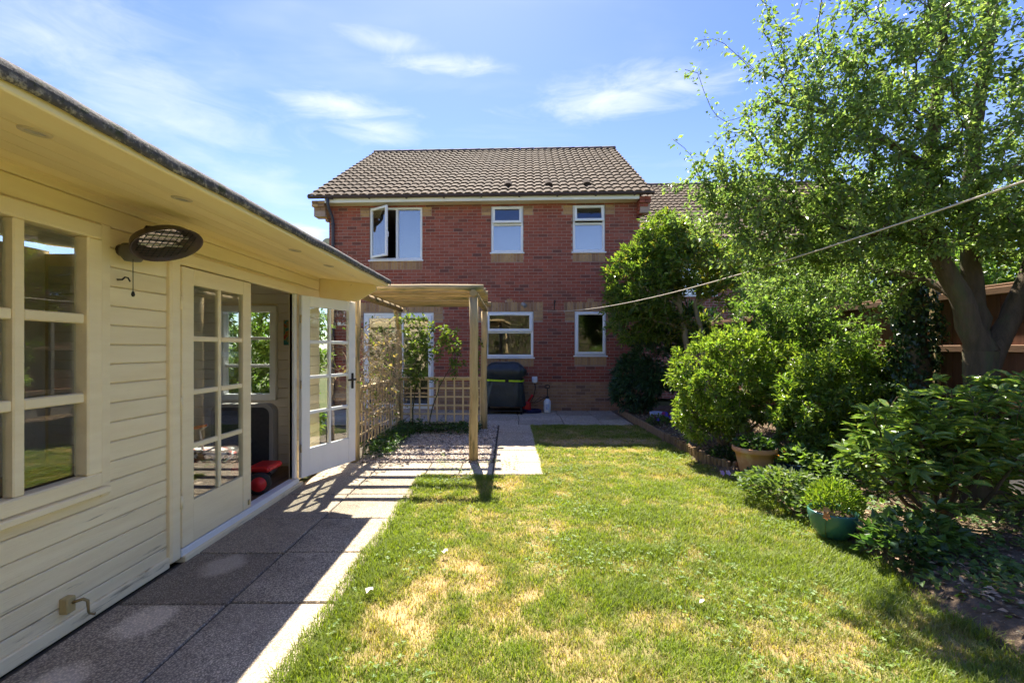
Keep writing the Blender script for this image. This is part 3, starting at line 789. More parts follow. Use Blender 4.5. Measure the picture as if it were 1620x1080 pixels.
# door frame
df = MB()
df.cbox(WX-.05, WX+.03, DY0-.10, DY0-.005, 0.02, DZ1+.10, .012); df.cbox(WX-.05, WX+.022, DY0-.004, DY1+.06, DZ1, DZ1+.09, .008)
df = df.build('door_frame', m_cream, cab)
MB().cbox(WX-.05, WX+.015, DY1, DY1+.055, .085, DZ1, .006).build('jamb', m_white, df)
MB().cbox(WX-.06, WX+.035, DY0-.004, DY1+.06, .01, .082, .006).build('threshold', m_white, df)
MB().cbox(WX-.03, WX+.06, DY0-.004, DY1+.10, -.01, .035, .006).build('step_board', m_creamw, df)
def door_leaf(name, mat, M, sgn, wd=.845, ht=1.965):
    """glazed leaf in its own frame: x along the leaf from the hinge, z up; two columns of four panes over a panel"""
    d = MB()
    for a in ((0, .118, 0, ht), (wd-.118, wd, 0, ht), (.118, wd-.118, ht-.115, ht)): d.cbox(a[0], a[1], -.022, .022, a[2], a[3], .004, M)
    d = d.build(name, mat, cab)
    MB().cbox(.1185, wd-.1185, -.018, .018, 0.0, .30, .003, M).build('panel', mat, d)
    z0, z1 = .30, ht-.115; h = (z1-z0)/4; mx = wd/2
    MB().cbox(mx-.019, mx+.019, -.017, .017, z0, z1, .006, M).build('glazing_bar', mat, d)
    for k in range(1, 4):
        for p, q in ((.118, mx-.019), (mx+.019, wd-.118)): MB().cbox(p, q, -.016, .016, z0+k*h-.019, z0+k*h+.019, .006, M).build('glazing_bar', mat, d)
    for k in range(4):
        for p, q in ((.116, mx-.015), (mx+.015, wd-.116)):
            mb = MB().box(p, q, -.003, .003, z0+k*h+(.015 if k else 0), z0+(k+1)*h-(.015 if k < 3 else 0)); mb.v = [tuple(M @ Vector(v)) for v in mb.v]
            mb.build('pane', m_glass_cabin, d)
    for z in (.28, ht/2-.02, ht-.30):
        p0, p1 = M @ Vector((-.012, -.024*sgn, z)), M @ Vector((-.012, -.024*sgn, z+.085))
        MB().tube([p0, p1], .011, 8).build('hinge', m_chrome if mat is m_white else m_cream, d)
    return d
ML = Matrix.Translation((WX+.008, DY0+.002, .088)) @ Matrix.Rotation(R(90), 4, 'Z')
dl_ = door_leaf('closed_door', m_cream, ML, 1)
MR = Matrix.Translation((WX+.06, DY1+.02, .088)) @ Matrix.Rotation(R(90-21.8), 4, 'Z')
dr_ = door_leaf('open_door', m_white, MR, 1)
tag(dr_, 'white inner face of the open door leaf')
mb = MB(); mb.cbox(.765, .80, -.034, -.0225, .90, 1.09, .004, MR); mb.cbox(.66, .80, -.075, -.06, 1.0, 1.022, .005, MR); mb.cbox(.775, .792, -.07, -.03, 1.0, 1.022, .004, MR)
mb.build('handle', m_black, dr_)
mb = MB(); mb.cbox(.06, .09, .024, .03, 1.0, 1.12, .004, ML); mb.build('bolt', m_black, dl_)
mb = MB(); mb.cbox(.79, .815, -.034, -.0225, .03, .075, .004, ML); mb.build('bolt', m_chrome, dl_)
# low door hook on the wall
hk = MB().cbox(WX+.001, WX+.045, 2.33, 2.38, .115, .195, .004).build('hook_block', pm('hook_ochre', (0.42, 0.31, 0.13), (0.5, 0.38, 0.17), 9, .6, .2, 40, var=0), cab)
MB().tube([(WX+.045, 2.36, .165), (WX+.085, 2.375, .175), (WX+.10, 2.385, .16), (WX+.10, 2.39, .10), (WX+.095, 2.40, .085), (WX+.115, 2.41, .075), (WX+.125, 2.40, .088)], [.008, .008, .008, .006, .005, .005, .004], 7).build('hook', pm('tarnished_brass', (0.30, 0.22, 0.10), (0.36, 0.28, 0.14), 9, .5, 0, metal=.6, var=0), hk)

# ---- patio heater under the eaves
ht = thing('wall_heater', 'dark oval patio heater with wire grille hung under the summerhouse eaves', 'heater', (WX, 2.80, 2.03))
hc = Vector((-2.07, 2.76, 2.11)); uy = Vector((.11, .98, .17)).normalized(); NRM = Vector((.62, -.30, -.72)); NRM = (NRM-uy*NRM.dot(uy)).normalized(); ux = uy.cross(NRM)
MH = Matrix((ux, uy, NRM)).transposed().to_4x4(); MH.translation = hc
m_heat = pm('bronze_enamel', (0.075, 0.055, 0.05), (0.11, 0.08, 0.075), 6, .4, 0, var=0, metal=.4)
def xf(mb, M): mb.v = [tuple(M @ Vector(v)) for v in mb.v]; return mb
A, B = .135, .25
xf(MB().lathe([(0, -.085), (.55, -.08), (.85, -.045), (.97, 0), (1.0, .004), (1.0, .010), (.95, .006), (.82, -.03), (.5, -.06), (0, -.065)], 36, sx=A, sy=B), MH).build('shade', m_heat, ht)
gm = MB()
for k in range(-5, 6):
    x_ = A*.82*k/5.6; L = B*.80*math.sqrt(max(0, 1-(x_/(A*.86))**2)); gm.tube([(x_, -L, -.002), (x_, L, -.002)], .0016, 5)
for k in range(-4, 5):
    y_ = B*.80*k/4.6; L = A*.84*math.sqrt(max(0, 1-(y_/(B*.84))**2)); gm.tube([(-L, y_, -.005), (L, y_, -.005)], .0022, 5)
xf(gm, MH).build('grille', m_black, ht)
m_refl = pm('polished_reflector', (0.75, 0.70, 0.62), (0.85, 0.8, 0.72), 6, .22, 0, metal=1, var=0)
xf(MB().box(-.085, .085, -.16, .16, -.056, -.052), MH).build('reflector', m_refl, ht)
for x_ in (-.035, .035): xf(MB().tube([(x_, -.15, -.03), (x_, .15, -.03)], .008, 8), MH).build('heating_tube', pm('quartz_tube', (0.6, 0.55, 0.5), (0.7, 0.66, 0.6), 8, .3, 0, var=0) if 'quartz_tube' not in MATS else MATS['quartz_tube'], ht)
mb = MB().lathe([(0.0, -.05), (.04, -.048), (.062, -.02), (.066, .02), (.05, .05), (0, .06)], 16, (-2.235, 2.70, 2.045)); mb.build('mount', pm('grey_metal', (0.11, 0.10, 0.095), (0.15, 0.14, 0.13), 6, .5, 0, metal=.2, var=0), ht)
MB().tube([(WX, 2.70, 2.06), (-2.25, 2.70, 2.06)], .035, 10).build('wall_arm', m_heat, ht)
MB().tube([(-2.20, 2.66, 2.0), (-2.20, 2.66, 1.80)], .0022, 5).build('pull_cord', m_black, ht)
MB().lathe([(0, .02), (.006, .016), (.01, 0), (.006, -.012), (0, -.014)], 8, (-2.20, 2.66, 1.795)).build('cord_knob', m_black, ht)
hk2 = MB().tube([(WX, 2.68, 1.885), (WX+.03, 2.68, 1.885), (WX+.042, 2.685, 1.90), (WX+.055, 2.69, 1.897), (WX+.06, 2.70, 1.875)], .005, 6).build('wall_hook', m_black, None, (WX, 2.68, 1.88))
tag(hk2, 'small black hook on the cream wall below the patio heater', 'hook')

# ---- things inside the summerhouse
m_red = pm('red_plastic', (0.55, 0.02, 0.02), (0.62, 0.03, 0.03), 4, .35, 0, var=0)
m_tyre = pm('black_plastic', (0.012, 0.012, 0.013), (0.02, 0.02, 0.02), 4, .55, 0, var=0)
toy = thing('ride_on_toy', 'red and black ride-on toy inside the open summerhouse doorway', 'toy', (-2.62, 4.50, .07))
def wheel(cx, cy, cz, r_, w, parent):
    prof = [(0.0001, -w/2), (r_*.55, -w/2), (r_*.9, -w/2), (r_, -w/3), (r_, w/3), (r_*.9, w/2), (r_*.55, w/2), (.0001, w/2)]
    M = Matrix.Translation((cx, cy, cz)) @ Matrix.Rotation(R(20), 4, 'Z') @ Matrix.Rotation(R(90), 4, 'X')
    t = xf(MB().lathe(prof, 22), M).build('wheel', m_tyre, parent)
    xf(MB().lathe([(0.0001, w/2+.012), (r_*.25, w/2+.012), (r_*.32, w/2+.002), (r_*.66, w/2+.003), (r_*.68, w/2-.01)], 20), M).build('hub', m_red, t)
wheel(-2.42, 4.40, .175, .105, .07, toy)
wheel(-2.86, 4.60, .158, .086, .07, toy)
mb = MB(); mb.cbox(-2.60, -2.38, 4.50, 4.78, .25, .31, .02); mb.build('seat', m_red, toy)
mb = MB(); mb.cbox(-3.02, -2.66, 4.46, 4.70, .22, .34, .04); mb.build('bonnet', m_red, toy)
mb = MB(); mb.cbox(-2.98, -2.46, 4.50, 4.72, .13, .21, .02); mb.build('chassis', m_tyre, toy)
MB().tube([(-2.72, 4.58, .33), (-2.66, 4.56, .50), (-2.60, 4.55, .57)], [.02, .02, .035], 8).build('steering_column', m_tyre, toy)
mow = thing('toy_mower', 'orange tipped white handle of a toy standing behind the closed door', 'toy', (-3.05, 4.55, .07))
MB().tube([(-3.02, 4.55, .07), (-3.06, 4.56, .40), (-3.10, 4.55, .66), (-3.0, 4.52, .72)], .012, 8).build('shaft', m_white, mow)
MB().tube([(-3.0, 4.52, .72), (-3.14, 4.48, .69), (-3.20, 4.47, .66)], [.012, .018, .02], 8).build('grip', pm('orange_plastic', (0.7, 0.14, 0.02), (0.75, 0.18, 0.03), 4, .4, 0, var=0), mow)
box = thing('storage_trunk', 'grey rounded upright panel with dark face standing against the end wall', 'panel', (-2.92, 5.0, .07))
def rrect(w, h, r_, n_=6):
    out = []
    for cx, cz, a0 in ((w/2-r_, h-r_, 0), (-w/2+r_, h-r_, 90), (-w/2+r_, r_, 180), (w/2-r_, r_, 270)):
        for k in range(n_+1): a = R(a0+90*k/n_); out.append((cx+r_*math.cos(a), cz+r_*math.sin(a)))
    return out
MB().prism([(a-2.93, b+.07) for a, b in rrect(.68, .80, .10)], 4.98, 5.10).build('shell', pm('grey_plastic', (0.30, 0.27, 0.24), (0.36, 0.33, 0.29), 4, .5, 0, var=0), box)
MB().prism([(a-2.93, b+.10) for a, b in rrect(.60, .735, .08)], 4.972, 4.979).build('dark_face', pm('dark_mesh', (0.035, 0.033, 0.033), (0.05, 0.047, 0.045), 30, .7, .3, 90, var=0), box)
sl = thing('slatted_bench', 'low wooden slatted bench with patterned cushion inside the summerhouse', 'bench', (-3.2, 4.2, .07))
m_bw = pm('bench_wood', (0.20, 0.11, 0.06), (0.28, 0.16, 0.09), 4, .5, .1, 30, stretch=(.4, 5, 5))
for z in (.12, .20, .28): MB().cbox(-3.55, -2.72, 4.37, 4.39, z, z+.055, .004).build('slat', m_bw, sl)
for k in range(5): MB().cbox(-3.55, -2.72, 4.40+.07*k, 4.46+.07*k, .345, .365, .004).build('slat', m_bw, sl)
for x_ in (-3.52, -2.78): MB().cbox(x_, x_+.05, 4.40, 4.72, .07, .344, .004).build('leg', m_bw, sl)
m_cush, g_ = newmat('patterned_cushion')
vo = g_.n('ShaderNodeTexVoronoi', {'Vector': g_.n('ShaderNodeTexCoord').outputs['Object'], 'Scale': 26.0})
g_.n('ShaderNodeOutputMaterial', {0: g_.n('ShaderNodeBsdfPrincipled', {'Roughness': .9, 'Base Color': g_.ramp(g_.n('ShaderNodeSeparateXYZ', {0: vo.outputs['Color']}).outputs[0], [(0, (.02, .02, .02)), (.35, (.05, .045, .04)), (.5, (.6, .06, .05)), (.62, (.7, .68, .62)), (1, (.75, .72, .66))])})})
MB().cbox(-3.55, -2.74, 4.40, 4.72, .366, .47, .035).build('cushion', m_cush, sl)
bl = MB().lathe([(0.0001, -.085), (.05, -.069), (.078, -.035), (.085, 0), (.078, .035), (.05, .069), (0.0001, .085)], 18, (-2.72, 3.62, .155)).build('ball', pm('orange_ball', (0.62, 0.16, 0.05), (0.7, 0.22, 0.08), 6, .4, 0, var=0), None, (-2.72, 3.62, .07))
tag(bl, 'orange ball on the floor behind the closed door', 'ball')
def picture(name, label, x, z, w, h, stops, sc):
    t = thing(name, label, 'picture', (x, Y1-.07, z))
    m, g_ = newmat(name+'_print')
    g_.n('ShaderNodeOutputMaterial', {0: g_.n('ShaderNodeBsdfPrincipled', {'Roughness': .7, 'Base Color': g_.ramp(g_.noise(g_.n('ShaderNodeTexCoord').outputs['Object'], sc, 3, .5), stops)})})
    MB().cbox(x-w/2, x+w/2, Y1-.095, Y1-.07, z, z+h, .003).build('canvas', m, t); return t
picture('painted_canvas', 'dark teal painted canvas hanging inside the summerhouse', -2.62, 1.52, .17, .30, [(.3, (.01, .09, .10)), (.45, (.02, .16, .15)), (.55, (.30, .22, .03)), (.62, (.35, .03, .03)), (.75, (.02, .1, .16))], 14)
picture('framed_print', 'small brown framed print below the teal canvas', -2.55, 1.27, .09, .20, [(.3, (.12, .04, .02)), (.6, (.3, .12, .05))], 10)
picture('orange_canvas', 'small orange and teal canvas high on the end wall', -2.56, 1.86, .09, .20, [(.4, (.5, .12, .02)), (.6, (.02, .12, .14))], 10)
# ================================================================== pergola
m_log = pm('pine_log', (0.48, 0.35, 0.165), (0.62, 0.47, 0.25), 5, 0.75, 0.4, 30, 0.2, 0.08, stretch=(6, 6, .8), stain=(0.20, 0.17, 0.09), stain_t=(0.52, 0.68), stain_s=2.2, bdist=.006)
m_logh = pm('mossy_pine', (0.40, 0.29, 0.14), (0.56, 0.41, 0.21), 5, 0.8, 0.4, 30, 0.2, 0.42, stretch=(.6, 6, 6), stain=(0.13, 0.14, 0.06), stain_t=(0.50, 0.66), stain_s=2, bdist=.006)
m_lat = pm('trellis_wood', (0.62, 0.48, 0.26), (0.72, 0.57, 0.33), 6, 0.75, 0.2, 30, 0.2, 0.10, stain=(0.25, 0.20, 0.12), stain_t=(.62, .75))
m_end = pm('log_end_grain', (0.40, 0.31, 0.20), (0.50, 0.40, 0.28), 20, 0.85, 0.2, 60, 0.1, 0.1)
per = thing('pergola', 'rustic pergola of round pine posts with cross rails over the gravel', 'pergola', (-1.24, 7.2, 0))
def logtube(pts, r_, n_=10, wob=.006, k=5):
    P = [Vector(p) for p in pts]; out = []; rr = []
    for i in range(len(P)-1):
        for j in range(k):
            t = j/k; out.append(P[i].lerp(P[i+1], t)+Vector((rnd.uniform(-wob, wob), rnd.uniform(-wob, wob), 0))); rr.append(r_*(1+rnd.uniform(-.05, .05)))
    out.append(P[-1]); rr.append(r_)
    return MB().tube(out, rr, n_)
PX0, PX1, PY0, PY1, PZ = -2.04, -.47, 6.04, 8.39, 2.16
for x, y in ((PX0, PY0), (PX1, PY0), (PX0, PY1), (PX1, PY1)):
    p = logtube([(x, y, -.08), (x+rnd.uniform(-.01, .01), y, PZ)], .058, 12, .010).build('post', m_log, per)
for x in (PX0, PX1):
    logtube([(x, PY0-.10, PZ+.045), (x+.01, PY1+.12, PZ+.05)], .047, 10, .004, 7).build('side_rail', m_logh, per)
for k in range(7):
    y = PY0+.02+k*.386+rnd.uniform(-.04, .04)*(k > 0)
    M = Matrix.Translation((0, y, PZ+.132)) @ Matrix.Rotation(rnd.uniform(-.012, .012), 4, 'Z') @ Matrix.Rotation(rnd.uniform(-.05, .05), 4, 'X')
    xa, xb = PX0-.13+rnd.uniform(-.03, .02), PX1+.12+rnd.uniform(-.03, .05); rr = rnd.uniform(.040, .050)
    mb = MB().tube([(xa+(xb-xa)*j/7, rnd.uniform(-.005, .005), rnd.uniform(-.005, .005)) for j in range(8)], [rr*rnd.uniform(.94, 1.06) for j in range(8)], 9); xf(mb, M).build('cross_rail', m_logh, per)
for x in (PX0, PX1):
    for y in (PY0, PY1):
        MB().tube([(x-.0, y+(.30 if y < 7 else -.30), PZ+.01), (x, y, PZ-.36)], .032, 8).build('brace', m_log, per) if (x, y) == (PX0, PY1) else None

def trellis(label, a, b, z0, z1, sp=.15):
    a, b = Vector(a), Vector(b); d = (b-a); L = d.length; d.normalize(); nrm = Vector((-d.y, d.x, 0))
    t = thing('trellis_panel', label, 'trellis', tuple(a.lerp(b, .5)), 0, 'square lattice trellis panels on the pergola')
    Mx = Matrix((d, nrm, Vector((0, 0, 1)))).transposed().to_4x4(); Mx.translation = a
    n_ = int(L/sp)
    for k in range(n_+1):
        u = k*(L-.03)/n_; MB().cbox(u, u+.030, -.012, .002, z0, z1, .003, Mx).build('upright_slat', m_lat, t)
    m2 = max(2, int((z1-z0)/sp))
    for k in range(m2+1):
        z = z0+k*(z1-z0-.03)/m2; MB().cbox(0, L, .003, .016, z, z+.030, .003, Mx).build('cross_slat', m_lat, t)
    MB().cbox(-.01, L+.01, -.028, .03, z1+.001, z1+.035, .006, Mx).build('top_rail', m_lat, t)
trellis('lattice trellis panel across the back of the pergola', (PX0+.05, PY1, 0), (PX1-.05, PY1, 0), .10, .92)
trellis('lattice trellis panel along the left side of the pergola under dry climber stems', (PX0, PY0+.06, 0), (PX0, PY1-.06, 0), .12, .92)

# gravel under the pergola
tag(MB().box(-2.32, -.215, 5.925, 8.80, -.085, -.02).build('gravel_base', m_joint, None, (-1.25, 7.3, -.085)), kind='structure')
tag(MB().box(-4.7, -2.33, 5.6, 8.80, -.085, -.02).build('flower_bed_left', m_ground, None, (-3.5, 7.2, -.085)), kind='structure')
ico = bmesh.new(); bmesh.ops.create_icosphere(ico, subdivisions=1, radius=1)
IV = np.array([v.co[:] for v in ico.verts]); IF = np.array([[v.index for v in f.verts] for f in ico.faces]); ico.free()
def pebbles(name, n_, fx, cols_, mat, size=(.008, .018), z=-.012):
    P = fx(n_); n_ = len(P)
    sc = rng.uniform(size[0], size[1], (n_, 1))*np.stack([rng.uniform(.8, 1.5, n_), rng.uniform(.6, 1.1, n_), rng.uniform(.5, .85, n_)], 1)
    V = IV[None]*sc[:, None]*(1+rng.uniform(-.18, .18, (n_, len(IV), 1)))
    a = rng.uniform(0, 6.28, n_); ca, sa = np.cos(a)[:, None], np.sin(a)[:, None]
    V = np.stack([V[..., 0]*ca-V[..., 1]*sa, V[..., 0]*sa+V[..., 1]*ca, V[..., 2]+V[..., 0]*rng.uniform(-.5, .5, (n_, 1))], -1)
    V += np.concatenate([P, z+rng.uniform(0, .012, (n_, 1))], 1)[:, None]
    F = (np.arange(n_)[:, None, None]*len(IV)+IF[None]).reshape(-1, 3)
    ci = np.array(cols_)[rng.integers(0, len(cols_), n_)]*rng.uniform(.75, 1.15, (n_, 1))
    return fast(name, V.reshape(-1, 3), F, mat, None, (0, 0, 0), np.repeat(ci, len(IV), 0))
def in_gravel(n_):
    p = np.stack([rng.uniform(-2.0, -.225, n_), rng.uniform(5.93, 8.75, n_)], 1); return p
tag(pebbles('gravel', 15000, in_gravel, [(.56, .47, .37), (.48, .39, .30), (.64, .57, .48), (.40, .33, .27), (.60, .48, .36), (.24, .19, .16)], attrmat('gravel_stone', .75, .3)), 'pale mixed gravel under the pergola', 'gravel', kind='stuff')

# ================================================================== things on the patio
bq = thing('covered_barbecue', 'barbecue under a dark cover with a lime green strap against the brick wall', 'barbecue', tuple(hw(.57, -.42, 0)), HA, local=True)
m_cov = pm('black_green_cover', (0.018, 0.026, 0.028), (0.032, 0.042, 0.045), 6, .38, .5, 9, .5, 0, bdist=.03)
secs = [(.17, .46, .25, 0), (.20, .475, .265, 0), (.40, .45, .25, .004), (.62, .43, .24, .006), (.745, .405, .225, .004), (.77, .40, .22, .003), (.82, .42, .24, .006), (.90, .475, .28, .010), (.985, .49, .285, .010), (1.05, .43, .26, .008), (1.11, .36, .21, .004), (1.155, .31, .17, .002), (1.17, .22, .10, .0)]
V = []; F = []; nn_ = 56
for i, (z, a, b, wob) in enumerate(secs):
    for k in range(nn_):
        t = 2*math.pi*k/nn_; e = .5
        cx = math.copysign(abs(math.cos(t))**e, math.cos(t))*a; cy = math.copysign(abs(math.sin(t))**e, math.sin(t))*b
        fo = 1+(.035*math.sin(7*t+2*i)+.03*math.sin(13*t-1.3*i)+rng.uniform(-.012, .012))*(1.0 if i < 11 else .3)
        V.append((cx*fo-.02*(i > 6)*0, cy*fo, z+rng.uniform(-.006, .006)))
for i in range(len(secs)-1):
    for k in range(nn_): F.append((i*nn_+k, i*nn_+(k+1) % nn_, (i+1)*nn_+(k+1) % nn_, (i+1)*nn_+k))
V.append((0, 0, 1.172)); top = len(V)-1
cv = MB(); cv.add(V, F+[((len(secs)-1)*nn_+k, (len(secs)-1)*nn_+(k+1) % nn_, top) for k in range(nn_)], True); cv = cv.build('cover', m_cov, bq)
st = MB(); vs = []; fs = []
for k in range(nn_):
    t = 2*math.pi*k/nn_; cx = math.copysign(abs(math.cos(t))**.5, math.cos(t))*.447; cy = math.copysign(abs(math.sin(t))**.5, math.sin(t))*.255
    vs += [(cx, cy, .735+.012*math.sin(t*2)), (cx, cy, .775+.012*math.sin(t*2))]
for k in range(nn_): j = (k+1) % nn_; fs.append((2*k, 2*j, 2*j+1, 2*k+1))
st.add(vs, fs, True).build('strap', pm('lime_strap', (0.42, 0.62, 0.02), (0.5, 0.72, 0.03), 9, .6, 0, var=0), bq)
MB().cbox(.02, .10, -.272, -.256, .728, .785, .004).build('buckle', m_tyre, bq)
for x in (-.38, .38):
    for y in (-.19, .19): MB().tube([(x, y, 0), (x, y, .2)], .022, 8).build('leg', m_black, bq)
MB().cbox(-.42, .42, -.23, .23, .06, .085, .004).build('bottom_shelf', m_black, bq)
sp = thing('garden_sprayer', 'white pressure sprayer with black pump handle on the patio', 'sprayer', tuple(hw(1.55, -.28, 0)), 0)
o = hw(1.55, -.28, 0)
MB().lathe([(0.0001, 0), (.075, .0), (.085, .015), (.085, .22), (.08, .26), (.05, .30), (.035, .31), (.035, .33), (.0001, .33)], 20, o).build('tank', pm('milky_plastic', (0.70, 0.72, 0.74), (0.78, 0.80, 0.80), 4, .35, 0, var=0), sp)
MB().lathe([(.042, .325), (.045, .36), (.02, .375), (.012, .38), (.012, .56)], 14, o).build('pump', m_black, sp)
MB().tube([o+Vector((-.055, 0, .57)), o+Vector((-.05, 0, .62)), o+Vector((0, 0, .635)), o+Vector((.05, 0, .62)), o+Vector((.055, 0, .57)), o+Vector((0, 0, .555)), o+Vector((-.055, 0, .57))], .012, 7).build('handle', m_black, sp)
MB().cbox(o.x-.04, o.x+.03, o.y-.089, o.y-.085, .07, .20, .001).build('label', pm('blue_label', (0.25, 0.35, 0.55), (0.6, 0.65, 0.72), 30, .5, 0, var=0), sp)
MB().tube([o+Vector((-.03, -.02, .33)), o+Vector((-.16, -.02, .36)), o+Vector((-.30, 0, .24)), o+Vector((-.42, .02, .22))], .007, 6).build('hose', m_black, sp)
hr = MB(); o = hw(1.20, -.32, 0)
for k, (r_, z) in enumerate(((.21, .015), (.19, .035), (.205, .052), (.16, .02), (.18, .066))):
    hr.tube([o+Vector((r_*math.cos(t), r_*.8*math.sin(t), z)) for t in np.linspace(0, 2*math.pi, 25)], .012, 6)
tag(hr.build('coiled_hose', pm('navy_hose', (0.01, 0.015, 0.07), (0.02, 0.025, 0.10), 5, .35, 0, var=0), None, tuple(o)), 'dark blue hose coiled on the patio beside the barbecue', 'hose')
o = hw(1.07, -.22, 0); fc = thing('fuel_can', 'small red can half hidden behind the covered barbecue', 'can', tuple(o))
MB().cbox(o.x-.10, o.x+.10, o.y-.07, o.y+.07, 0.0, .24, .03).build('body', m_red, fc); MB().tube([o+Vector((.03, 0, .235)), o+Vector((.10, 0, .33)), o+Vector((.14, 0, .40))], [.03, .025, .03], 8).build('spout', m_red, fc)
o = hw(1.26, -.012, .74); sk = thing('outdoor_socket', 'white outdoor power socket on the brick wall with a trailing lead', 'socket', tuple(o))
mb = MB().cbox(-.065, .065, -.055, .0, -.06, .07, .01, Matrix.Translation(o) @ Matrix.Rotation(HA, 4, 'Z')); mb.build('box', m_upvc, sk)
mb = MB().cbox(-.05, .05, -.085, -.0555, -.075, .03, .012, Matrix.Translation(o) @ Matrix.Rotation(HA, 4, 'Z')); mb.build('flap', m_upvc, sk)
MB().tube([o+Vector((0, -.06, -.07)), o+Vector((.02, -.07, -.2)), o+Vector((-.03, -.08, -.4)), o+Vector((-.10, -.1, -.52)), o+Vector((-.05, -.12, -.56)), o+Vector((.10, -.12, -.50)), o+Vector((.22, -.12, -.42))], .008, 6).build('lead', m_black, sk)
o = hw(.99, -.012, 2.50); wl = thing('wall_spotlight', 'small grey spotlight on the brick band above the kitchen window', 'light', tuple(o))
MB().tube([o+Vector((-.02, .012, .02)), o+Vector((-.01, -.06, .02))], .03, 10).build('base', pm('lamp_grey', (0.25, 0.25, 0.25), (0.32, 0.32, 0.31), 6, .4, 0, var=0), wl)
MB().tube([o+Vector((-.03, -.07, .05)), o+Vector((.05, -.13, -.03))], [.035, .048], 12).build('lamp_head', MATS['lamp_grey'], wl)
o = hw(1.73, -.012, 2.46); hk3 = thing('wall_bracket', 'black iron bracket on the brick wall between the two ground floor windows', 'bracket', tuple(o))
MB().cbox(o.x-.012, o.x+.012, o.y, o.y+.012, o.z-.06, o.z+.16, .003).build('plate', m_black, hk3)
MB().tube([o+Vector((0, 0, .13)), o+Vector((0, -.16, .14)), o+Vector((.01, -.19, .11)), o+Vector((0, -.16, .08))], .008, 6).build('arm', m_black, hk3)

# ---- washing line
a = hw(1.444, -.012, 2.372); b = Vector((3.10, 1.50, 2.53)); pts = []
for k in range(41):
    t = k/40; p = a.lerp(b, t); p.z -= 1.12*t*(1-t); pts.append(p)
tag(MB().tube(pts, .0065, 6).build('washing_line', pm('cream_rope', (0.52, 0.44, 0.33), (0.62, 0.54, 0.42), 40, .8, .3, 200, var=0), None, tuple(a)), 'cream washing line stretched from the brick wall across the garden', 'rope')
MB_ = MB().tube([(3.10, 1.50, -.1), (3.10, 1.50, 2.62)], .03, 10).build('line_post', m_black, None, (3.10, 1.50, 0))
tag(MB_, 'black post holding the near end of the washing line', 'post')

# ================================================================== fence along the right
m_fen = pm('red_brown_fence', (0.12, 0.055, 0.034), (0.19, 0.085, 0.052), 4, 0.85, 0.35, 30, 0.15, 0.18, stretch=(6, 6, .5), stain=(0.10, 0.055, 0.035), stain_t=(.55, .7), stain_s=1.5)
m_fenr = pm('fence_rail', (0.20, 0.115, 0.07), (0.28, 0.17, 0.105), 4, 0.85, 0.3, 30, 0.15, 0.1, stretch=(6, .5, 6))
m_conc = pm('grey_concrete', (0.30, 0.285, 0.26), (0.38, 0.36, 0.33), 9, 0.95, 0.4, 90, 0.1, 0.05)
FXX = 4.92
py = [1.30, 3.27, 5.23, 7.38, 9.50, 11.6]
plab = ['beside the pots out of frame', 'behind the spotted shrub', 'behind the thick tree trunk', 'behind the broad leafy shrub', 'behind the twin stemmed shrub', 'at the far end by the house']
for i in range(1, 5):
    y0, y1 = py[i]+.05, py[i+1]-.05
    f = thing('boarded_fence', 'red brown boarded fence panel '+plab[i+1], 'fence', (FXX, (y0+y1)/2, 0), 0, 'fence panels along the right boundary')
    n_ = int((y1-y0)/.118)
    for k in range(n_):
        w = (y1-y0)/n_; MB().cbox(FXX+.006*(k % 2)-.008, FXX+.012+.006*(k % 2), y0+k*w-.004, y0+(k+1)*w+.002, .28, 2.09+rnd.uniform(-.006, .006), .003).build('board', m_fen, f)
    for z in (.55, 1.44, 2.02): MB().cbox(FXX-.055, FXX-.0085, y0, y1, z, z+.075, .006).build('rail', m_fenr, f)
    MB().cbox(FXX-.04, FXX+.05, y0, y1, 2.098, 2.125, .005).build('capping', m_fenr, f)
    MB().cbox(FXX-.02, FXX+.03, y0, y1, -.06, .275, .004).build('gravel_board', m_conc, f)
plab = ['nearest grey fence post by the lawn edge', 'grey fence post beside the spotted shrub', 'weathered fence post left of the thick tree trunk', 'pale concrete fence post behind the leafy shrubs', 'concrete fence post behind the twin stemmed shrub', 'concrete fence post nearest the brick house']
for i, y in enumerate(py):
    if i < 2: continue
    mat = m_log if i == 2 else m_conc
    tag(MB().cbox(FXX-.06, FXX+.06, y-.049, y+.049, -.08, 2.2 if i == 2 else 2.14, .012).build('fence_post', mat, None, (FXX, y, 0)), plab[i], 'post', 'posts of the right hand fence')

# ================================================================== border on the right
n1_, n2_ = 40, 110
gx, gy = np.meshgrid(np.linspace(2.42, 4.94, n1_), np.linspace(.2, 11.2, n2_), indexing='ij')
edge = 2.50+.05*np.sin(gy*1.7)+.10*np.exp(-((gy-3.2)/.5)**2)
gz = np.clip((gx-edge)*.5, -.03, .08)+(fbm(gx, gy, 4, 91)-.5)*.05
V = np.stack([gx, gy, gz], -1).reshape(-1, 3)
i_, j_ = np.meshgrid(np.arange(n1_-1), np.arange(n2_-1), indexing='ij'); q = (i_*n2_+j_).ravel()
m_bed = pm('bark_soil', (0.10, 0.07, 0.045), (0.20, 0.145, 0.095), 14, 0.95, 1.0, 45, 0.1, 0, stain=(0.33, 0.25, 0.16), stain_t=(.56, .68), stain_s=22, bdist=.02)
tag(fast('flower_bed', V, np.stack([q, q+n2_, q+n2_+1, q+1], 1), m_bed, None, (0, 0, 0), smooth=True), kind='structure')
tag(MB().box(4.95, 14, .2, 12.5, -.085, -.03).build('neighbour_garden', m_far, None, (9, 6, -.085)), kind='structure')
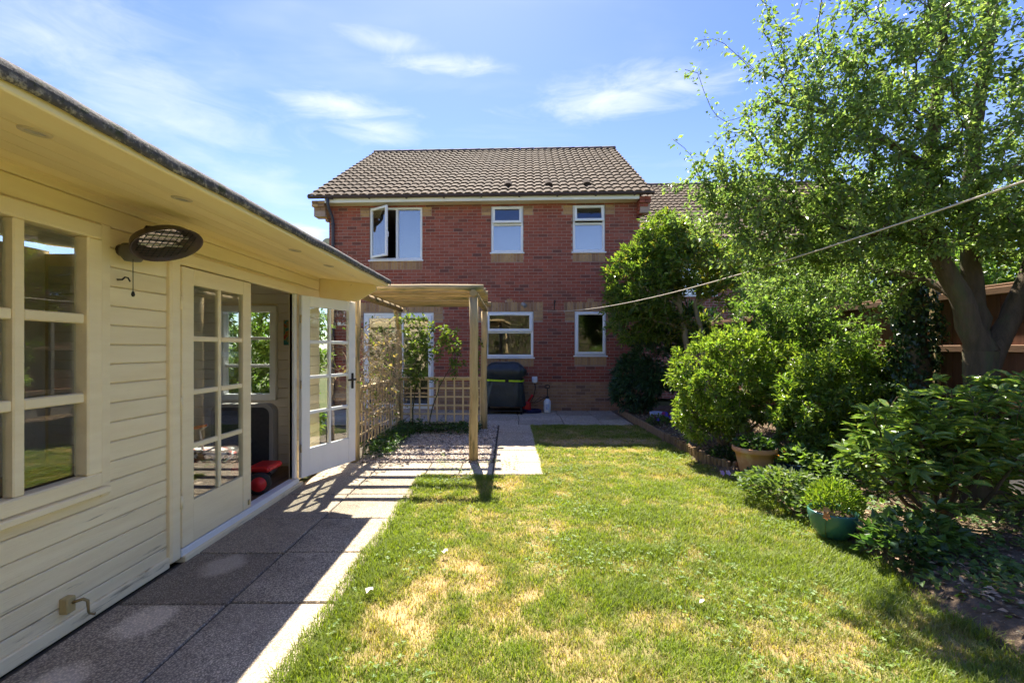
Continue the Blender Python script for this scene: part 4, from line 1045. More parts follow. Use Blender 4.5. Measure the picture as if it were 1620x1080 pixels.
# log roll edging
el = thing('log_roll_edging', 'low half-log edging along the flower bed by the lawn', 'edging', (2.5, 6.4, 0))
m_elog = pm('dark_edging_log', (0.17, 0.11, 0.065), (0.28, 0.19, 0.11), 9, 0.9, 0.4, 40, 0.1, 0.2, stretch=(3, 3, .6))
y = 7.25; x = 2.50
while y > 5.42:
    if y < 5.75: x += .022
    h = .135+rnd.uniform(-.012, .02)
    M = Matrix.Translation((x+rnd.uniform(-.006, .006), y, 0)) @ Matrix.Rotation(rnd.uniform(-.06, .06), 4, 'Y')
    xf(MB().lathe([(.028, -.06), (.029, h-.008), (.022, h), (.0001, h+.001)], 9, smooth=False), M).build('log', m_elog, el); y -= .054
for k in range(6):
    x += .058; xf(MB().lathe([(.028, -.06), (.029, .125), (.022, .133), (.0001, .134)], 9, smooth=False), Matrix.Translation((x, y-.01*k, 0))).build('log', m_elog, el)
be = thing('timber_edging', 'dark timber board edging the far end of the flower bed near the patio', 'edging', (2.49, 8.7, 0))
for y0, y1 in ((7.30, 8.78), (8.80, 10.4)): MB().cbox(2.475, 2.515, y0, y1, -.05, .125, .006).build('board', m_elog, be)
# pots
def pot(name, label, ctr, prof, mat, soil_r, soil_z, n_=28, cat='pot'):
    t = thing(name, label, cat, ctr); MB().lathe(prof, n_, ctr).build('pot', mat, t)
    MB().lathe([(.0001, soil_z+.01), (soil_r, soil_z)], n_, ctr).build('soil', m_ground, t); return t
m_terra = pm('terracotta', (0.46, 0.22, 0.12), (0.58, 0.31, 0.18), 5, 0.85, 0.15, 60, 0.15, 0, stain=(0.62, 0.44, 0.32), stain_t=(.55, .75), stain_s=4)
m_teal = pm('teal_glaze', (0.035, 0.125, 0.10), (0.06, 0.19, 0.145), 5, 0.25, 0.1, 30, .5, 0, coat=.4)
m_blue = pm('blue_glaze', (0.012, 0.03, 0.075), (0.02, 0.05, 0.11), 5, 0.25, 0.0, 30, .5, 0, coat=.3)
terra = pot('terracotta_pot', 'terracotta plant pot at the end of the log edging', (2.80, 5.2, .03), [(.0001, 0), (.135, 0), (.142, .01), (.19, .20), (.205, .27), (.225, .272), (.236, .29), (.234, .325), (.225, .335), (.205, .33), (.20, .28)], m_terra, .2, .27)
bluep = pot('blue_pot', 'dark blue glazed pot beside the terracotta pot', (3.18, 4.98, .05), [(.0001, 0), (.11, 0), (.16, .10), (.18, .17), (.185, .18), (.175, .185), (.165, .16)], m_blue, .165, .155)
teal = pot('teal_bowl', 'teal glazed bowl planter on the lawn edge', (2.53, 3.56, .01), [(.0001, 0), (.095, 0), (.11, .012), (.148, .075), (.165, .15), (.172, .20), (.168, .212), (.155, .205), (.15, .17)], m_teal, .152, .17)
lil = pot('lilac_bowl', 'small pale lilac bowl in the flower bed by the patio', (2.95, 9.1, .08), [(.0001, 0), (.09, 0), (.13, .06), (.15, .13), (.14, .13), (.12, .06)], pm('lilac_plastic', (.42, .45, .62), (.5, .53, .7), 5, .4, 0, var=0), .13, .10)
# ================================================================== vegetation tools
LEAF4 = (np.array([(0, 0, 0), (.45, .5, .10), (1, 0, -.08), (.45, -.5, .10)]), np.array([(0, 1, 2), (0, 2, 3)]))
LEAF8 = (np.array([(0, 0, 0), (.22, .36, .06), (.55, .48, .08), (.85, .22, .0), (1.02, 0, -.10), (.85, -.22, .0), (.55, -.48, .08), (.22, -.36, .06), (.5, 0, -.02)]),
         np.array([(0, 1, 8), (1, 2, 8), (2, 3, 8), (3, 4, 8), (4, 5, 8), (5, 6, 8), (6, 7, 8), (7, 0, 8)]))
def unit(v): return v/np.maximum(np.linalg.norm(v, axis=-1, keepdims=True), 1e-9)
def leaf_mesh(pos, d, nrm, L, asp, col, tmpl=LEAF4):
    """leaves at pos pointing along d, faces towards nrm; L length, asp width/length"""
    d = unit(d); s_ = unit(np.cross(nrm, d)); w = np.cross(d, s_)
    T, TFc = tmpl; n_ = len(pos); L = np.broadcast_to(L, (n_,))
    V = pos[:, None]+L[:, None, None]*(T[None, :, 0, None]*d[:, None]+T[None, :, 1, None]*asp*s_[:, None]+T[None, :, 2, None]*w[:, None])
    F = (np.arange(n_)[:, None, None]*len(T)+TFc[None]).reshape(-1, 3)
    return V.reshape(-1, 3), F, np.repeat(col, len(T), 0)
def leafcols(n_, base, var=.25, hot=None, hotp=.1):
    c = np.array(base)[rng.integers(0, len(base), n_)]*rng.uniform(1-var, 1+var, (n_, 1))*rng.uniform(.92, 1.08, (n_, 3))
    if hot is not None: k = rng.random(n_) < hotp; c[k] = np.array(hot)*rng.uniform(.8, 1.2, (k.sum(), 1))
    return c
class Skel:
    """branch skeleton: every target is joined to the nearest fitting node by a bent twig"""
    def __init__(s, seed):
        s.P = np.zeros((60000, 3)); s.par = np.full(60000, -1); s.pl = np.zeros(60000); s.n = 0; s.chains = []; s.fix = {}; s.rg = np.random.default_rng(seed)
    def node(s, p, par):
        i = s.n; s.P[i] = p; s.par[i] = par
        s.pl[i] = 0 if par < 0 else s.pl[par]+np.linalg.norm(s.P[i]-s.P[par]); s.n += 1; return i
    def limb(s, pts, rad, step=.12):
        pts = np.array(pts, float); par = -1; ch = []
        if s.n: par = int(np.argmin(((s.P[:s.n]-pts[0])**2).sum(1))); ch = [par]
        for k in range(len(pts)-1):
            m = max(1, int(np.linalg.norm(pts[k+1]-pts[k])/step))
            for j in range(m):
                if k == 0 and j == 0 and par >= 0: continue
                t = j/m
                par = s.node(pts[k]*(1-t)+pts[k+1]*t+s.rg.normal(0, .008, 3), par); s.fix[par] = rad[k]*(1-t)+rad[k+1]*t; ch.append(par)
        par = s.node(pts[-1], par); s.fix[par] = rad[-1]; ch.append(par); s.chains.append((ch, False))
    def grow(s, T, pathw=.25, step=.10, wander=.25, lift=.10, minz=None):
        o = np.argsort(np.linalg.norm(T-s.P[:s.n].mean(0), axis=1)) if s.n > 3 else np.arange(len(T))
        for t in T[o]:
            D = np.linalg.norm(s.P[:s.n]-t, axis=1)+pathw*s.pl[:s.n]
            if minz is not None: D = D+(s.P[:s.n, 2] < minz)*9
            i = int(np.argmin(D)); a = s.P[i]; L = np.linalg.norm(t-a); m = max(2, int(L/step))
            tang = (a-s.P[s.par[i]]) if s.par[i] >= 0 else np.array([0, 0, 1.]); tang = tang/(np.linalg.norm(tang)+1e-9)
            ctrl = a+tang*L*.35+s.rg.normal(0, wander*.4*L, 3)+np.array([0, 0, lift*L])
            ch = [i]; par = i
            for k in range(1, m+1):
                u = k/m; par = s.node((1-u)**2*a+2*u*(1-u)*ctrl+u*u*t+(s.rg.normal(0, .006, 3) if k < m else 0), par); ch.append(par)
            s.chains.append((ch, True))
    def radii(s, tip=.0028, ex=.47):
        cnt = np.zeros(s.n); 
        has = np.zeros(s.n, bool); has[s.par[:s.n][s.par[:s.n] >= 0]] = True
        cnt[~has] = 1
        for i in range(s.n-1, 0, -1):
            if s.par[i] >= 0: cnt[s.par[i]] += cnt[i]
        r_ = tip*cnt**ex
        for i, v in s.fix.items(): r_[i] = max(v, 0) if v > 0 else r_[i]
        for i in range(1, s.n):
            if s.par[i] >= 0: r_[i] = min(r_[i], r_[s.par[i]])
        return r_
    def wood(s, name, mat, parent, org, tip=.0028, ex=.47, n_=5, nbig=12):
        r_ = s.radii(tip, ex); mb = MB()
        for ch, tw in s.chains:
            if len(ch) < 2: continue
            rr = [min(r_[i], r_[ch[1]]*1.15) for i in ch] if tw else [r_[i] for i in ch]
            mb.tube([s.P[i] for i in ch], rr, n_ if tw else nbig, cap=False)
        o = mb.build(name, mat, parent, org); return o
    def leaf_sites(s, per, frac=.75, spread=.06, only=None):
        """points and directions along the twigs"""
        pos = []; dr = []
        for ch, tw in s.chains:
            if not tw: continue
            P = s.P[ch]; m = len(P)
            k = max(1, int(per*(.6+.8*s.rg.random())))
            u = (1-s.rg.random(k)**1.3*frac)*(m-1); i = np.minimum(u.astype(int), m-2); f = (u-i)[:, None]
            q = P[i]*(1-f)+P[i+1]*f; t = unit(P[i+1]-P[i])
            off = unit(s.rg.normal(0, 1, (k, 3))); off = off*spread*s.rg.random((k, 1))
            pos.append(q+off); dr.append(unit(t*.5+unit(off)*.9+s.rg.normal(0, .35, (k, 3))))
        return np.concatenate(pos), np.concatenate(dr)
def in_ell(n_, ells, shell=0.0, cut=None, seed=None):
    """points inside a union of ellipsoids (cx, cy, cz, rx, ry, rz, weight); shell pushes them outward"""
    rg = np.random.default_rng(seed) if seed is not None else rng
    w = np.array([e[6] for e in ells], float); w /= w.sum(); out = []
    while len(out) < n_:
        e = ells[rg.choice(len(ells), p=w)]; v = rg.normal(0, 1, 3); v /= np.linalg.norm(v)
        r_ = (shell+(1-shell)*rg.random()**.6)
        p = np.array(e[:3])+v*r_*np.array(e[3:6])
        if cut is None or cut(p): out.append(p)
    return np.array(out)
m_bark = pm('grey_brown_bark', (0.075, 0.058, 0.038), (0.14, 0.105, 0.07), 6, 0.9, 0.6, 40, 0.15, 0, stretch=(3, 3, .7), stain=(0.09, 0.10, 0.05), stain_t=(.5, .7), stain_s=2, bdist=.015)
m_twig = pm('pale_twig', (0.26, 0.21, 0.14), (0.36, 0.30, 0.21), 9, 0.85, 0.3, 60, 0.1, 0)
m_leaf = leafmat('tree_leaf', .36, .5, (1.4, 1.5, .8))
m_leafg = leafmat('glossy_leaf', .30, .48, (1.6, 1.6, .55), .5)
m_leafd = leafmat('dark_glossy_leaf', .33, .18, (1.1, 1.3, .5), .5)
m_soft = leafmat('soft_leaf', .55, .40)
def plant(name, label, cat, base, sk, leaves, leafm, barkm, woodname='trunk', crownname='crown', tip=.0028, ex=.47, group=None, nb=12, nt=5):
    t = thing(name, label, cat, base, 0, group)
    sk.wood(woodname, barkm, t, base, tip, ex, nt, nb)
    V, F, c = leaves; fast(crownname, V, F, leafm, t, base, c)
    return t
UP = np.array([0, 0, 1.0])
def nrmup(n_, j=.6): return unit(UP+rng.normal(0, j, (n_, 3)))

# ---- the big tree on the right
sk = Skel(3)
sk.limb([(4.40, 4.22, -.05), (4.37, 4.21, .55), (4.36, 4.2, 1.1), (4.35, 4.2, 1.45)], [.18, .135, .125, .125])
sk.limb([(4.35, 4.2, 1.40), (4.24, 4.22, 1.85), (4.06, 4.25, 2.25), (3.90, 4.25, 2.6), (3.88, 4.2, 3.1), (3.9, 4.15, 3.8), (3.95, 4.1, 4.7)], [.105, .088, .076, .066, .054, .044, .026])
sk.limb([(4.38, 4.22, 1.40), (4.44, 4.35, 2.0), (4.45, 4.42, 2.7), (4.5, 4.4, 3.6), (4.6, 4.35, 4.6), (4.65, 4.3, 5.4)], [.095, .08, .072, .06, .045, .022])
sk.limb([(4.42, 4.2, 1.35), (4.62, 4.2, 1.75), (4.85, 4.22, 2.25), (5.1, 4.3, 3.0), (5.4, 4.3, 4.0)], [.10, .08, .07, .055, .03])
sk.limb([(3.94, 4.25, 2.5), (3.5, 4.3, 2.55), (3.0, 4.3, 2.62), (2.55, 4.25, 2.75), (2.1, 4.2, 2.95)], [.05, .04, .03, .022, .012])
sk.limb([(3.88, 4.2, 3.1), (3.4, 4.15, 3.4), (2.9, 4.1, 3.6), (2.4, 4.1, 3.7)], [.042, .034, .024, .012])
sk.limb([(4.2, 4.25, 1.95), (4.1, 4.6, 2.2), (3.95, 5.1, 2.4), (3.7, 5.6, 2.55)], [.045, .04, .03, .016])
ELL = [(4.0, 4.1, 3.65, 1.45, .9, 1.6, 5), (2.65, 4.15, 3.1, .95, .7, .95, 3.0), (2.1, 4.2, 2.75, .6, .5, .6, 1.0), (5.1, 4.0, 3.6, 1.1, .9, 1.4, 1.5), (3.2, 4.1, 4.15, 1.1, .8, .9, 1.8), (3.45, 4.2, 2.65, .9, .6, .5, 1.5), (4.0, 5.3, 2.45, .8, .55, .6, 1.0), (3.7, 5.9, 2.3, .8, .5, .5, 1.3), (5.2, 4.2, 2.65, .8, .6, .65, 1.3), (3.0, 4.3, 2.45, .75, .5, .45, 1.2), (4.4, 4.0, 2.75, .8, .5, .5, 1.5), (3.9, 4.7, 2.2, .6, .4, .45, 1.0), (4.75, 3.9, 2.5, .7, .5, .5, .9), (3.3, 3.7, 3.4, .9, .5, .8, 1.0)]
T = in_ell(2600, ELL, .2, lambda p: p[2] > 1.72 and p[0] < 6.0 and not (p[0] > 3.85 and p[2] < 2.2 and p[1] < 4.6 and p[0] < 4.7) and not (p[0] < 3.4 and p[2] < 2.15), 5)
# long shoots along the left and upper edge
sh = np.array([(1.62, 4.2, 4.05), (1.55, 4.3, 3.45), (1.75, 4.1, 3.8), (1.45, 4.3, 3.0), (1.95, 4.0, 4.1), (2.2, 4.0, 4.55), (1.55, 4.4, 2.75), (2.45, 3.9, 4.7), (1.8, 4.4, 3.2), (1.7, 4.1, 4.25)])
sk.grow(T, .22, .11, .28, .12, 1.7); sk.grow(sh, .3, .1, .15, .25, 1.7)
pos, dr = sk.leaf_sites(28, .85, .075)
n_ = len(pos); dr = unit(dr+np.array([0, 0, -.25]))
L = leaf_mesh(pos, dr, nrmup(n_, .7), rng.uniform(.028, .060, n_), .56, leafcols(n_, [(.17, .25, .065), (.145, .215, .065), (.215, .29, .08), (.115, .18, .06), (.25, .32, .10), (.165, .225, .10)], .36))
plant('garden_tree', 'tall leafy tree with thick forked trunk against the right fence', 'tree', (4.40, 4.22, 0), sk, L, m_leaf, m_bark, tip=.0024, ex=.44, nb=14)
print('tree leaves', n_)

# ---- ivy covered trunk left of it
sk = Skel(9); sk.limb([(4.55, 5.0, 0), (4.5, 5.0, 1.2), (4.42, 5.05, 2.3), (4.45, 5.2, 3.4)], [.12, .11, .09, .06])
ang = rng.uniform(0, 6.28, 5200); z = rng.uniform(.15, 3.3, 5200); rad = .12+.12*rng.random(5200)+.07*np.sin(z*5+ang)
pos = np.stack([4.55-.05*z+rad*np.cos(ang), 5.0+.03*z+rad*np.sin(ang), z], 1)
out = np.stack([np.cos(ang), np.sin(ang), np.full(5200, .25)], 1)
L = leaf_mesh(pos, unit(np.stack([rng.normal(0, .5, 5200), rng.normal(0, .5, 5200), np.full(5200, -.8)], 1)), unit(out+rng.normal(0, .3, (5200, 3))), rng.uniform(.04, .07, 5200), .85, leafcols(5200, [(.022, .055, .018), (.03, .07, .02), (.018, .045, .016)], .3))
plant('ivy_clad_trunk', 'dark trunk wrapped in ivy left of the thick tree trunk', 'tree', (4.55, 5.0, 0), sk, L, m_leafd, m_bark)

def shrub(name, label, base, ells, ntg, per, Lr, asp, cols, mat, seed, cat='shrub', shell=.55, stems=5, cut=None, spread=.06, tmpl=LEAF4, hot=None, hotp=.1, droop=-.1, nj=.6, srad=.018, bark=None, lift=.05, toph=.5, outw=.0, group=None):
    sk = Skel(seed); rg = np.random.default_rng(seed)
    ctr = np.average(np.array([e[:3] for e in ells]), axis=0, weights=[e[6] for e in ells])
    sk.limb([(base[0], base[1], base[2]-.05), (base[0], base[1], base[2]+.05)], [srad*1.5, srad*1.4])
    for k in range(stems):
        e = ells[k % len(ells)]; p = np.array(e[:3])+rg.normal(0, .25, 3)*np.array(e[3:6]); b0 = np.array(base)+np.array([rg.normal(0, .04), rg.normal(0, .04), .03])
        m = (b0+p)/2+rg.normal(0, .06, 3); sk.limb([b0, m, p], [srad, srad*.8, srad*.4])
    T = in_ell(ntg, ells, shell, cut, seed+1)
    sk.grow(T, .2, .09, .3, lift, base[2]+.06)
    pos, dr = sk.leaf_sites(per, .7, spread); n_ = len(pos)
    if outw: dr = unit(dr+unit(pos-ctr)*outw)
    dr = unit(dr+np.array([0, 0, droop]))
    nm = unit(nrmup(n_, nj)+unit(pos-ctr)*.35)
    L = leaf_mesh(pos, dr, nm, rng.uniform(Lr[0]*.65, Lr[1]*1.1, n_), asp, leafcols(n_, cols, .38, hot, hotp), tmpl)
    print(name, n_)
    return plant(name, label, cat, base, sk, L, mat, bark or m_twig, 'stems', 'foliage', tip=.0022, nb=8, nt=4, group=group)

GR = [(.155, .235, .042), (.125, .20, .038), (.185, .275, .055), (.10, .17, .035), (.23, .31, .07)]
# broad rounded shrub behind the log edging
shrub('rounded_shrub', 'broad rounded bright green shrub behind the log edging', (2.95, 6.3, .05), [(2.88, 6.25, 1.05, .72, .62, .72, 3), (2.62, 6.0, .72, .45, .45, .55, 1.2), (3.55, 6.2, 1.0, .6, .55, .65, 1.6), (3.2, 6.4, 1.45, .5, .45, .36, .8)], 620, 34, (.045, .075), .42, GR, m_leafg, 21, shell=.6, spread=.055, hot=(.19, .24, .05), hotp=.10, outw=.5)
shrub('leafy_shrub', 'loose bright leafed shrub in front of the fence post', (3.95, 5.55, .05), [(3.9, 5.5, .85, .75, .5, .6, 3), (3.5, 5.35, .62, .45, .4, .5, 1.5), (4.35, 5.3, .75, .5, .4, .55, 1.3), (3.9, 5.5, 1.25, .5, .35, .35, .7)], 520, 32, (.05, .085), .40, GR, m_leafg, 22, shell=.5, spread=.06, hot=(.2, .26, .06), hotp=.08)
# twin-stemmed shrub by the house
sk = Skel(31)
sk.limb([(3.62, 9.05, 0), (3.60, 9.05, .9), (3.48, 9.0, 1.7), (3.35, 9.0, 2.45), (3.25, 8.95, 3.1)], [.065, .06, .055, .045, .025])
sk.limb([(3.85, 9.0, 0), (3.9, 9.0, .9), (3.80, 8.95, 1.7), (3.65, 8.95, 2.35), (3.9, 8.9, 3.0)], [.06, .055, .05, .04, .02])
sk.limb([(3.35, 9.0, 2.35), (2.9, 8.9, 2.6), (2.5, 8.85, 2.7)], [.03, .025, .012]); sk.limb([(3.65, 8.95, 2.3), (4.2, 8.9, 2.7), (4.7, 8.85, 2.9)], [.03, .025, .012])
T = in_ell(900, [(3.2, 8.95, 3.25, .95, .7, .75, 3), (2.55, 8.9, 2.7, .75, .6, .8, 2.6), (3.7, 8.9, 3.1, .9, .7, .6, 2), (4.6, 8.7, 2.75, .8, .6, .65, 1.6), (2.35, 8.9, 2.15, .5, .45, .55, 1.2), (3.3, 9.2, 1.95, .8, .4, .5, 1.2), (3.0, 8.9, 3.75, .5, .45, .4, .8)], .45, lambda p: p[2] > 1.6, 32)
sk.grow(T, .22, .12, .25, .08, 1.6)
pos, dr = sk.leaf_sites(26, .7, .09); n_ = len(pos)
hotk = rng.random(n_) < .16*(pos[:, 0] > 3.2)+.05
c_ = leafcols(n_, [(.15, .22, .045), (.12, .19, .04), (.18, .255, .05), (.085, .145, .035)], .3); c_[hotk] = np.array((.27, .25, .07))*rng.uniform(.8, 1.2, (hotk.sum(), 1))
L = leaf_mesh(pos, unit(dr+np.array([0, 0, .1])), nrmup(n_, .7), rng.uniform(.08, .13, n_), .36, c_)
plant('twin_stemmed_shrub', 'tall evergreen shrub with two bare stems beside the brick house', 'shrub', (3.72, 9.03, 0), sk, L, m_leafg, m_twig, nb=9)
shrub('dark_evergreen', 'dark glossy evergreen bush at the corner of the brick house', (3.05, 9.95, .05), [(2.72, 9.85, .75, .55, .4, .65, 2.8), (3.2, 9.7, 1.3, .75, .45, .8, 2.8), (3.7, 9.6, 1.9, .7, .5, .6, 1.5)], 430, 24, (.09, .14), .32, [(.055, .12, .06), (.07, .145, .065), (.04, .09, .045)], m_leafd, 41, shell=.55, spread=.08, outw=.7)
shrub('fence_bush', 'leafy bush against the fence behind the rounded shrub', (4.5, 7.3, .05), [(4.4, 7.3, 1.6, .6, .7, .85, 2), (4.45, 8.1, 1.5, .5, .6, .9, 1.4), (4.1, 7.0, 2.05, .8, .6, .6, 1.8), (4.6, 7.6, 2.5, .7, .7, .5, 1.2)], 430, 26, (.05, .085), .45, GR[:4], m_leaf, 43, shell=.3, spread=.08)

shrub('tree_beyond_fence', 'leafy tree rising beyond the fence at the right edge', (6.9, 6.6, 0), [(6.7, 6.4, 2.2, 1.3, .9, 1.2, 3), (7.4, 6.2, 2.8, 1.2, .9, 1.2, 2), (6.0, 7.6, 2.2, .8, .9, .9, 1.4)], 430, 24, (.08, .13), .5, GR[:4], m_leaf, 47, cat='tree', shell=.2, spread=.12, srad=.05, bark=m_bark)
# ---- spotted laurel with large leaves; the biggest leaves are parts of their own
m_auc, g_ = newmat('spotted_laurel_leaf')
v, r_, raw = coords(g_)
bc = g_.ramp(r_, [(0, (.095, .175, .04)), (.5, (.14, .24, .055)), (1, (.19, .30, .07))])
bc = g_.mix(g_.smooth(g_.noise(v, 55, 2, .5), .56, .62), bc, (.36, .36, .08))
pb = g_.n('ShaderNodeBsdfPrincipled', {'Base Color': bc, 'Roughness': .28, 'Specular IOR Level': .5})
tb = g_.n('ShaderNodeBsdfTranslucent', {'Color': g_.mix(1.0, bc, (1.2, 1.3, .6), 'MULTIPLY')})
g_.n('ShaderNodeOutputMaterial', {0: g_.n('ShaderNodeMixShader', {0: .35, 1: pb.outputs[0], 2: tb.outputs[0]})})
sk = Skel(51); ab = (3.43, 3.62, .04); rg = np.random.default_rng(52)
sk.limb([(3.43, 3.62, -.02), (3.43, 3.62, .14)], [.045, .04])
for tx, ty, tz in ((2.95, 3.55, .75), (3.2, 3.6, 1.0), (3.55, 3.65, 1.1), (3.85, 3.5, .95), (3.3, 3.35, .6), (3.7, 3.35, .6), (4.0, 3.75, 1.05), (3.0, 3.75, .5)):
    sk.limb([(3.43, 3.62, .10), ((3.43+tx)/2+rg.normal(0, .05), (3.62+ty)/2, tz*.45), (tx, ty, tz)], [.022, .017, .009])
T = in_ell(360, [(3.1, 3.55, .72, .45, .35, .38, 2.2), (3.5, 3.6, .95, .5, .4, .33, 2.2), (3.9, 3.6, .9, .5, .4, .42, 2), (3.5, 3.4, .5, .55, .3, .3, 1.2), (4.2, 3.9, .8, .4, .4, .5, 1)], .45, lambda p: p[2] > .2, 53)
sk.grow(T, .2, .07, .25, .1, .12)
at = thing('spotted_laurel', 'spreading shrub with large yellow spotted leaves at the lawn edge', 'shrub', ab)
sk.wood('stems', m_bark, at, ab, .0035, .42, 5, 8)
P_, D_ = [], []
for ch, tw in sk.chains:
    if not tw: continue
    tipp = sk.P[ch[-1]]; ax = unit(sk.P[ch[-1]]-sk.P[ch[-2]])
    for k in range(int(rg.integers(6, 10))):
        a = rg.uniform(0, 6.28); P_.append(tipp-ax*rg.uniform(0, .09)); D_.append(unit(ax*.35+np.array([math.cos(a), math.sin(a), rg.uniform(-.35, .5)])))
P_ = np.array(P_); D_ = np.array(D_); n_ = len(P_); Ls = rg.uniform(.085, .16, n_)
N_ = unit(UP+rg.normal(0, .45, (n_, 3)))
order = np.argsort(np.linalg.norm(P_-np.array([0, 0, 1.48]), axis=1)/Ls)
Tv = LEAF8[0]*np.array([1, .34, 1]); lme = bpy.data.meshes.new('leaf'); lme.from_pydata([tuple(v) for v in Tv], [], [tuple(f) for f in LEAF8[1]]); lme.materials.append(m_auc)
for i in order[:300]:
    d = Vector(D_[i]); s_ = Vector(N_[i]).cross(d).normalized(); w_ = d.cross(s_)
    M = Matrix((d, s_, w_)).transposed(); link('leaf', lme, at, tuple(P_[i]), M.to_euler(), (Ls[i],)*3)
rest = order[300:]
V, F, c_ = leaf_mesh(P_[rest], D_[rest], N_[rest], Ls[rest], .34, np.ones((len(rest), 3))*.1, LEAF8)
tag(fast('remaining_leaves', V, F, m_auc, at, ab, c_), kind='stuff')
print('aucuba', n_)

# ---- potted and border plants
def tuft(name, label, base, n_, R_, H, Lr, asp, cols, mat, cat='plant', hot=None, hotp=0, stemn=14, dome=True, seed=61, nj=.5, lift=.3, group=None):
    t = thing(name, label, cat, base, 0, group); rg = np.random.default_rng(seed); mb = MB()
    u = rg.random(n_)**.5; a = rg.uniform(0, 6.28, n_); x = R_*u*np.cos(a); y = R_*u*np.sin(a)
    h = H*np.sqrt(np.clip(1-(u*.9)**2, .05, 1))*(rg.random(n_)**.45 if dome else rg.uniform(.2, 1, n_))
    pos = np.stack([base[0]+x, base[1]+y, base[2]+h], 1)
    d = unit(np.stack([x/R_+rg.normal(0, .5, n_), y/R_+rg.normal(0, .5, n_), np.full(n_, lift)+rg.normal(0, .3, n_)], 1))
    V, F, c_ = leaf_mesh(pos, d, unit(UP+rg.normal(0, nj, (n_, 3))), rg.uniform(Lr[0], Lr[1], n_), asp, leafcols(n_, cols, .25, hot, hotp))
    for k in range(stemn):
        i = int(rg.integers(0, n_)); p = pos[i]; b0 = Vector((base[0]+(p[0]-base[0])*.25, base[1]+(p[1]-base[1])*.25, base[2]-.01))
        mb.tube([b0, b0.lerp(Vector(p), .55)+Vector((0, 0, .03)), p], [.004, .003, .002], 4)
    mb.build('stems', m_soft_stem, t, base); fast('foliage', V, F, mat, t, base, c_); return t
m_soft_stem = pm('green_stem', (.07, .11, .03), (.10, .14, .04), 8, .7, 0, var=0)
SG = [(.14, .225, .055), (.115, .19, .05), (.17, .26, .07), (.10, .16, .045)]
tuft('pot_plant', 'leafy plant growing in the terracotta pot', (2.80, 5.2, .30), 330, .20, .20, (.05, .08), .6, [(.05, .10, .03), (.06, .12, .03), (.04, .08, .025)], m_leafg, seed=62)
tuft('geranium', 'fresh green lobed plant growing in the dark blue pot', (3.18, 4.98, .20), 240, .24, .20, (.06, .09), .8, SG, m_soft, hot=(.42, .17, .05), hotp=.03, seed=63)
tuft('bushy_plant', 'dense bright green bushy plant in the teal bowl', (2.56, 3.58, .18), 1400, .18, .27, (.03, .05), .35, [(.16, .24, .03), (.13, .21, .03), (.20, .28, .045)], m_soft, seed=64, nj=.9, lift=.9)
tuft('border_perennial', 'pale green leafy perennial between the pots and the lawn', (2.62, 4.35, .03), 900, .36, .30, (.05, .085), .5, [(.12, .18, .055), (.09, .145, .04), (.14, .20, .075)], m_soft, seed=65)
tuft('low_perennial', 'low clump of green leaves in front of the terracotta pot', (2.72, 4.85, .03), 420, .26, .13, (.05, .08), .6, SG, m_soft, seed=66)
tuft('young_border_plant', 'upright broad leaved plant in front of the spotted shrub', (2.66, 3.12, .03), 260, .20, .30, (.06, .10), .6, [(.06, .12, .04), (.08, .145, .05), (.05, .10, .05)], m_leafg, seed=67, dome=False)
tuft('border_seedling', 'small weedy plant on the bare soil near the lawn corner', (2.72, 2.75, .03), 130, .20, .08, (.035, .06), .8, SG, m_soft, seed=68)
tuft('small_fern_plant', 'small green plant on bare soil under the spotted shrub', (3.02, 2.95, .05), 120, .22, .07, (.035, .06), .8, SG, m_soft, seed=69)
tuft('bed_plant', 'low green plant in the bed by the patio corner', (2.75, 8.4, .06), 300, .20, .20, (.04, .07), .5, SG, m_soft, seed=70)
tuft('dark_bed_plant', 'dark low foliage at the foot of the rounded shrub', (2.75, 5.75, .08), 260, .22, .16, (.04, .07), .5, [(.04, .085, .03), (.03, .07, .03)], m_leafg, seed=71)
tuft('lawn_edge_clump', 'leafy green clump between the teal bowl and the pale perennial', (2.72, 3.95, .03), 520, .26, .22, (.04, .07), .55, SG, m_soft, seed=72)
tuft('broad_leaved_clump', 'broad leaved clump under the left side of the spotted shrub', (2.98, 3.3, .05), 420, .26, .24, (.05, .09), .6, [(.10, .18, .05), (.13, .21, .06), (.08, .14, .04)], m_leafg, seed=73)
tuft('creeping_plant', 'creeping green plant on the soil at the right edge', (3.1, 2.55, .05), 320, .36, .10, (.035, .06), .8, SG, m_soft, seed=74)
tuft('shade_plant', 'dark green plant between the blue pot and the leafy shrub', (3.35, 4.6, .05), 520, .32, .30, (.05, .08), .6, SG, m_soft, seed=75)
shrub('fence_climber', 'light green climber covering the fence behind the leafy shrub', (4.6, 6.2, .05), [(4.5, 6.1, 1.45, .35, .55, .6, 2), (4.45, 6.6, 1.9, .35, .5, .45, 1.2), (4.4, 5.7, 1.3, .35, .4, .5, 1)], 230, 24, (.04, .07), .5, GR, m_leaf, 45, cat='climber', shell=.2, spread=.08)
m_petal = attrmat('petals', .6, .2)
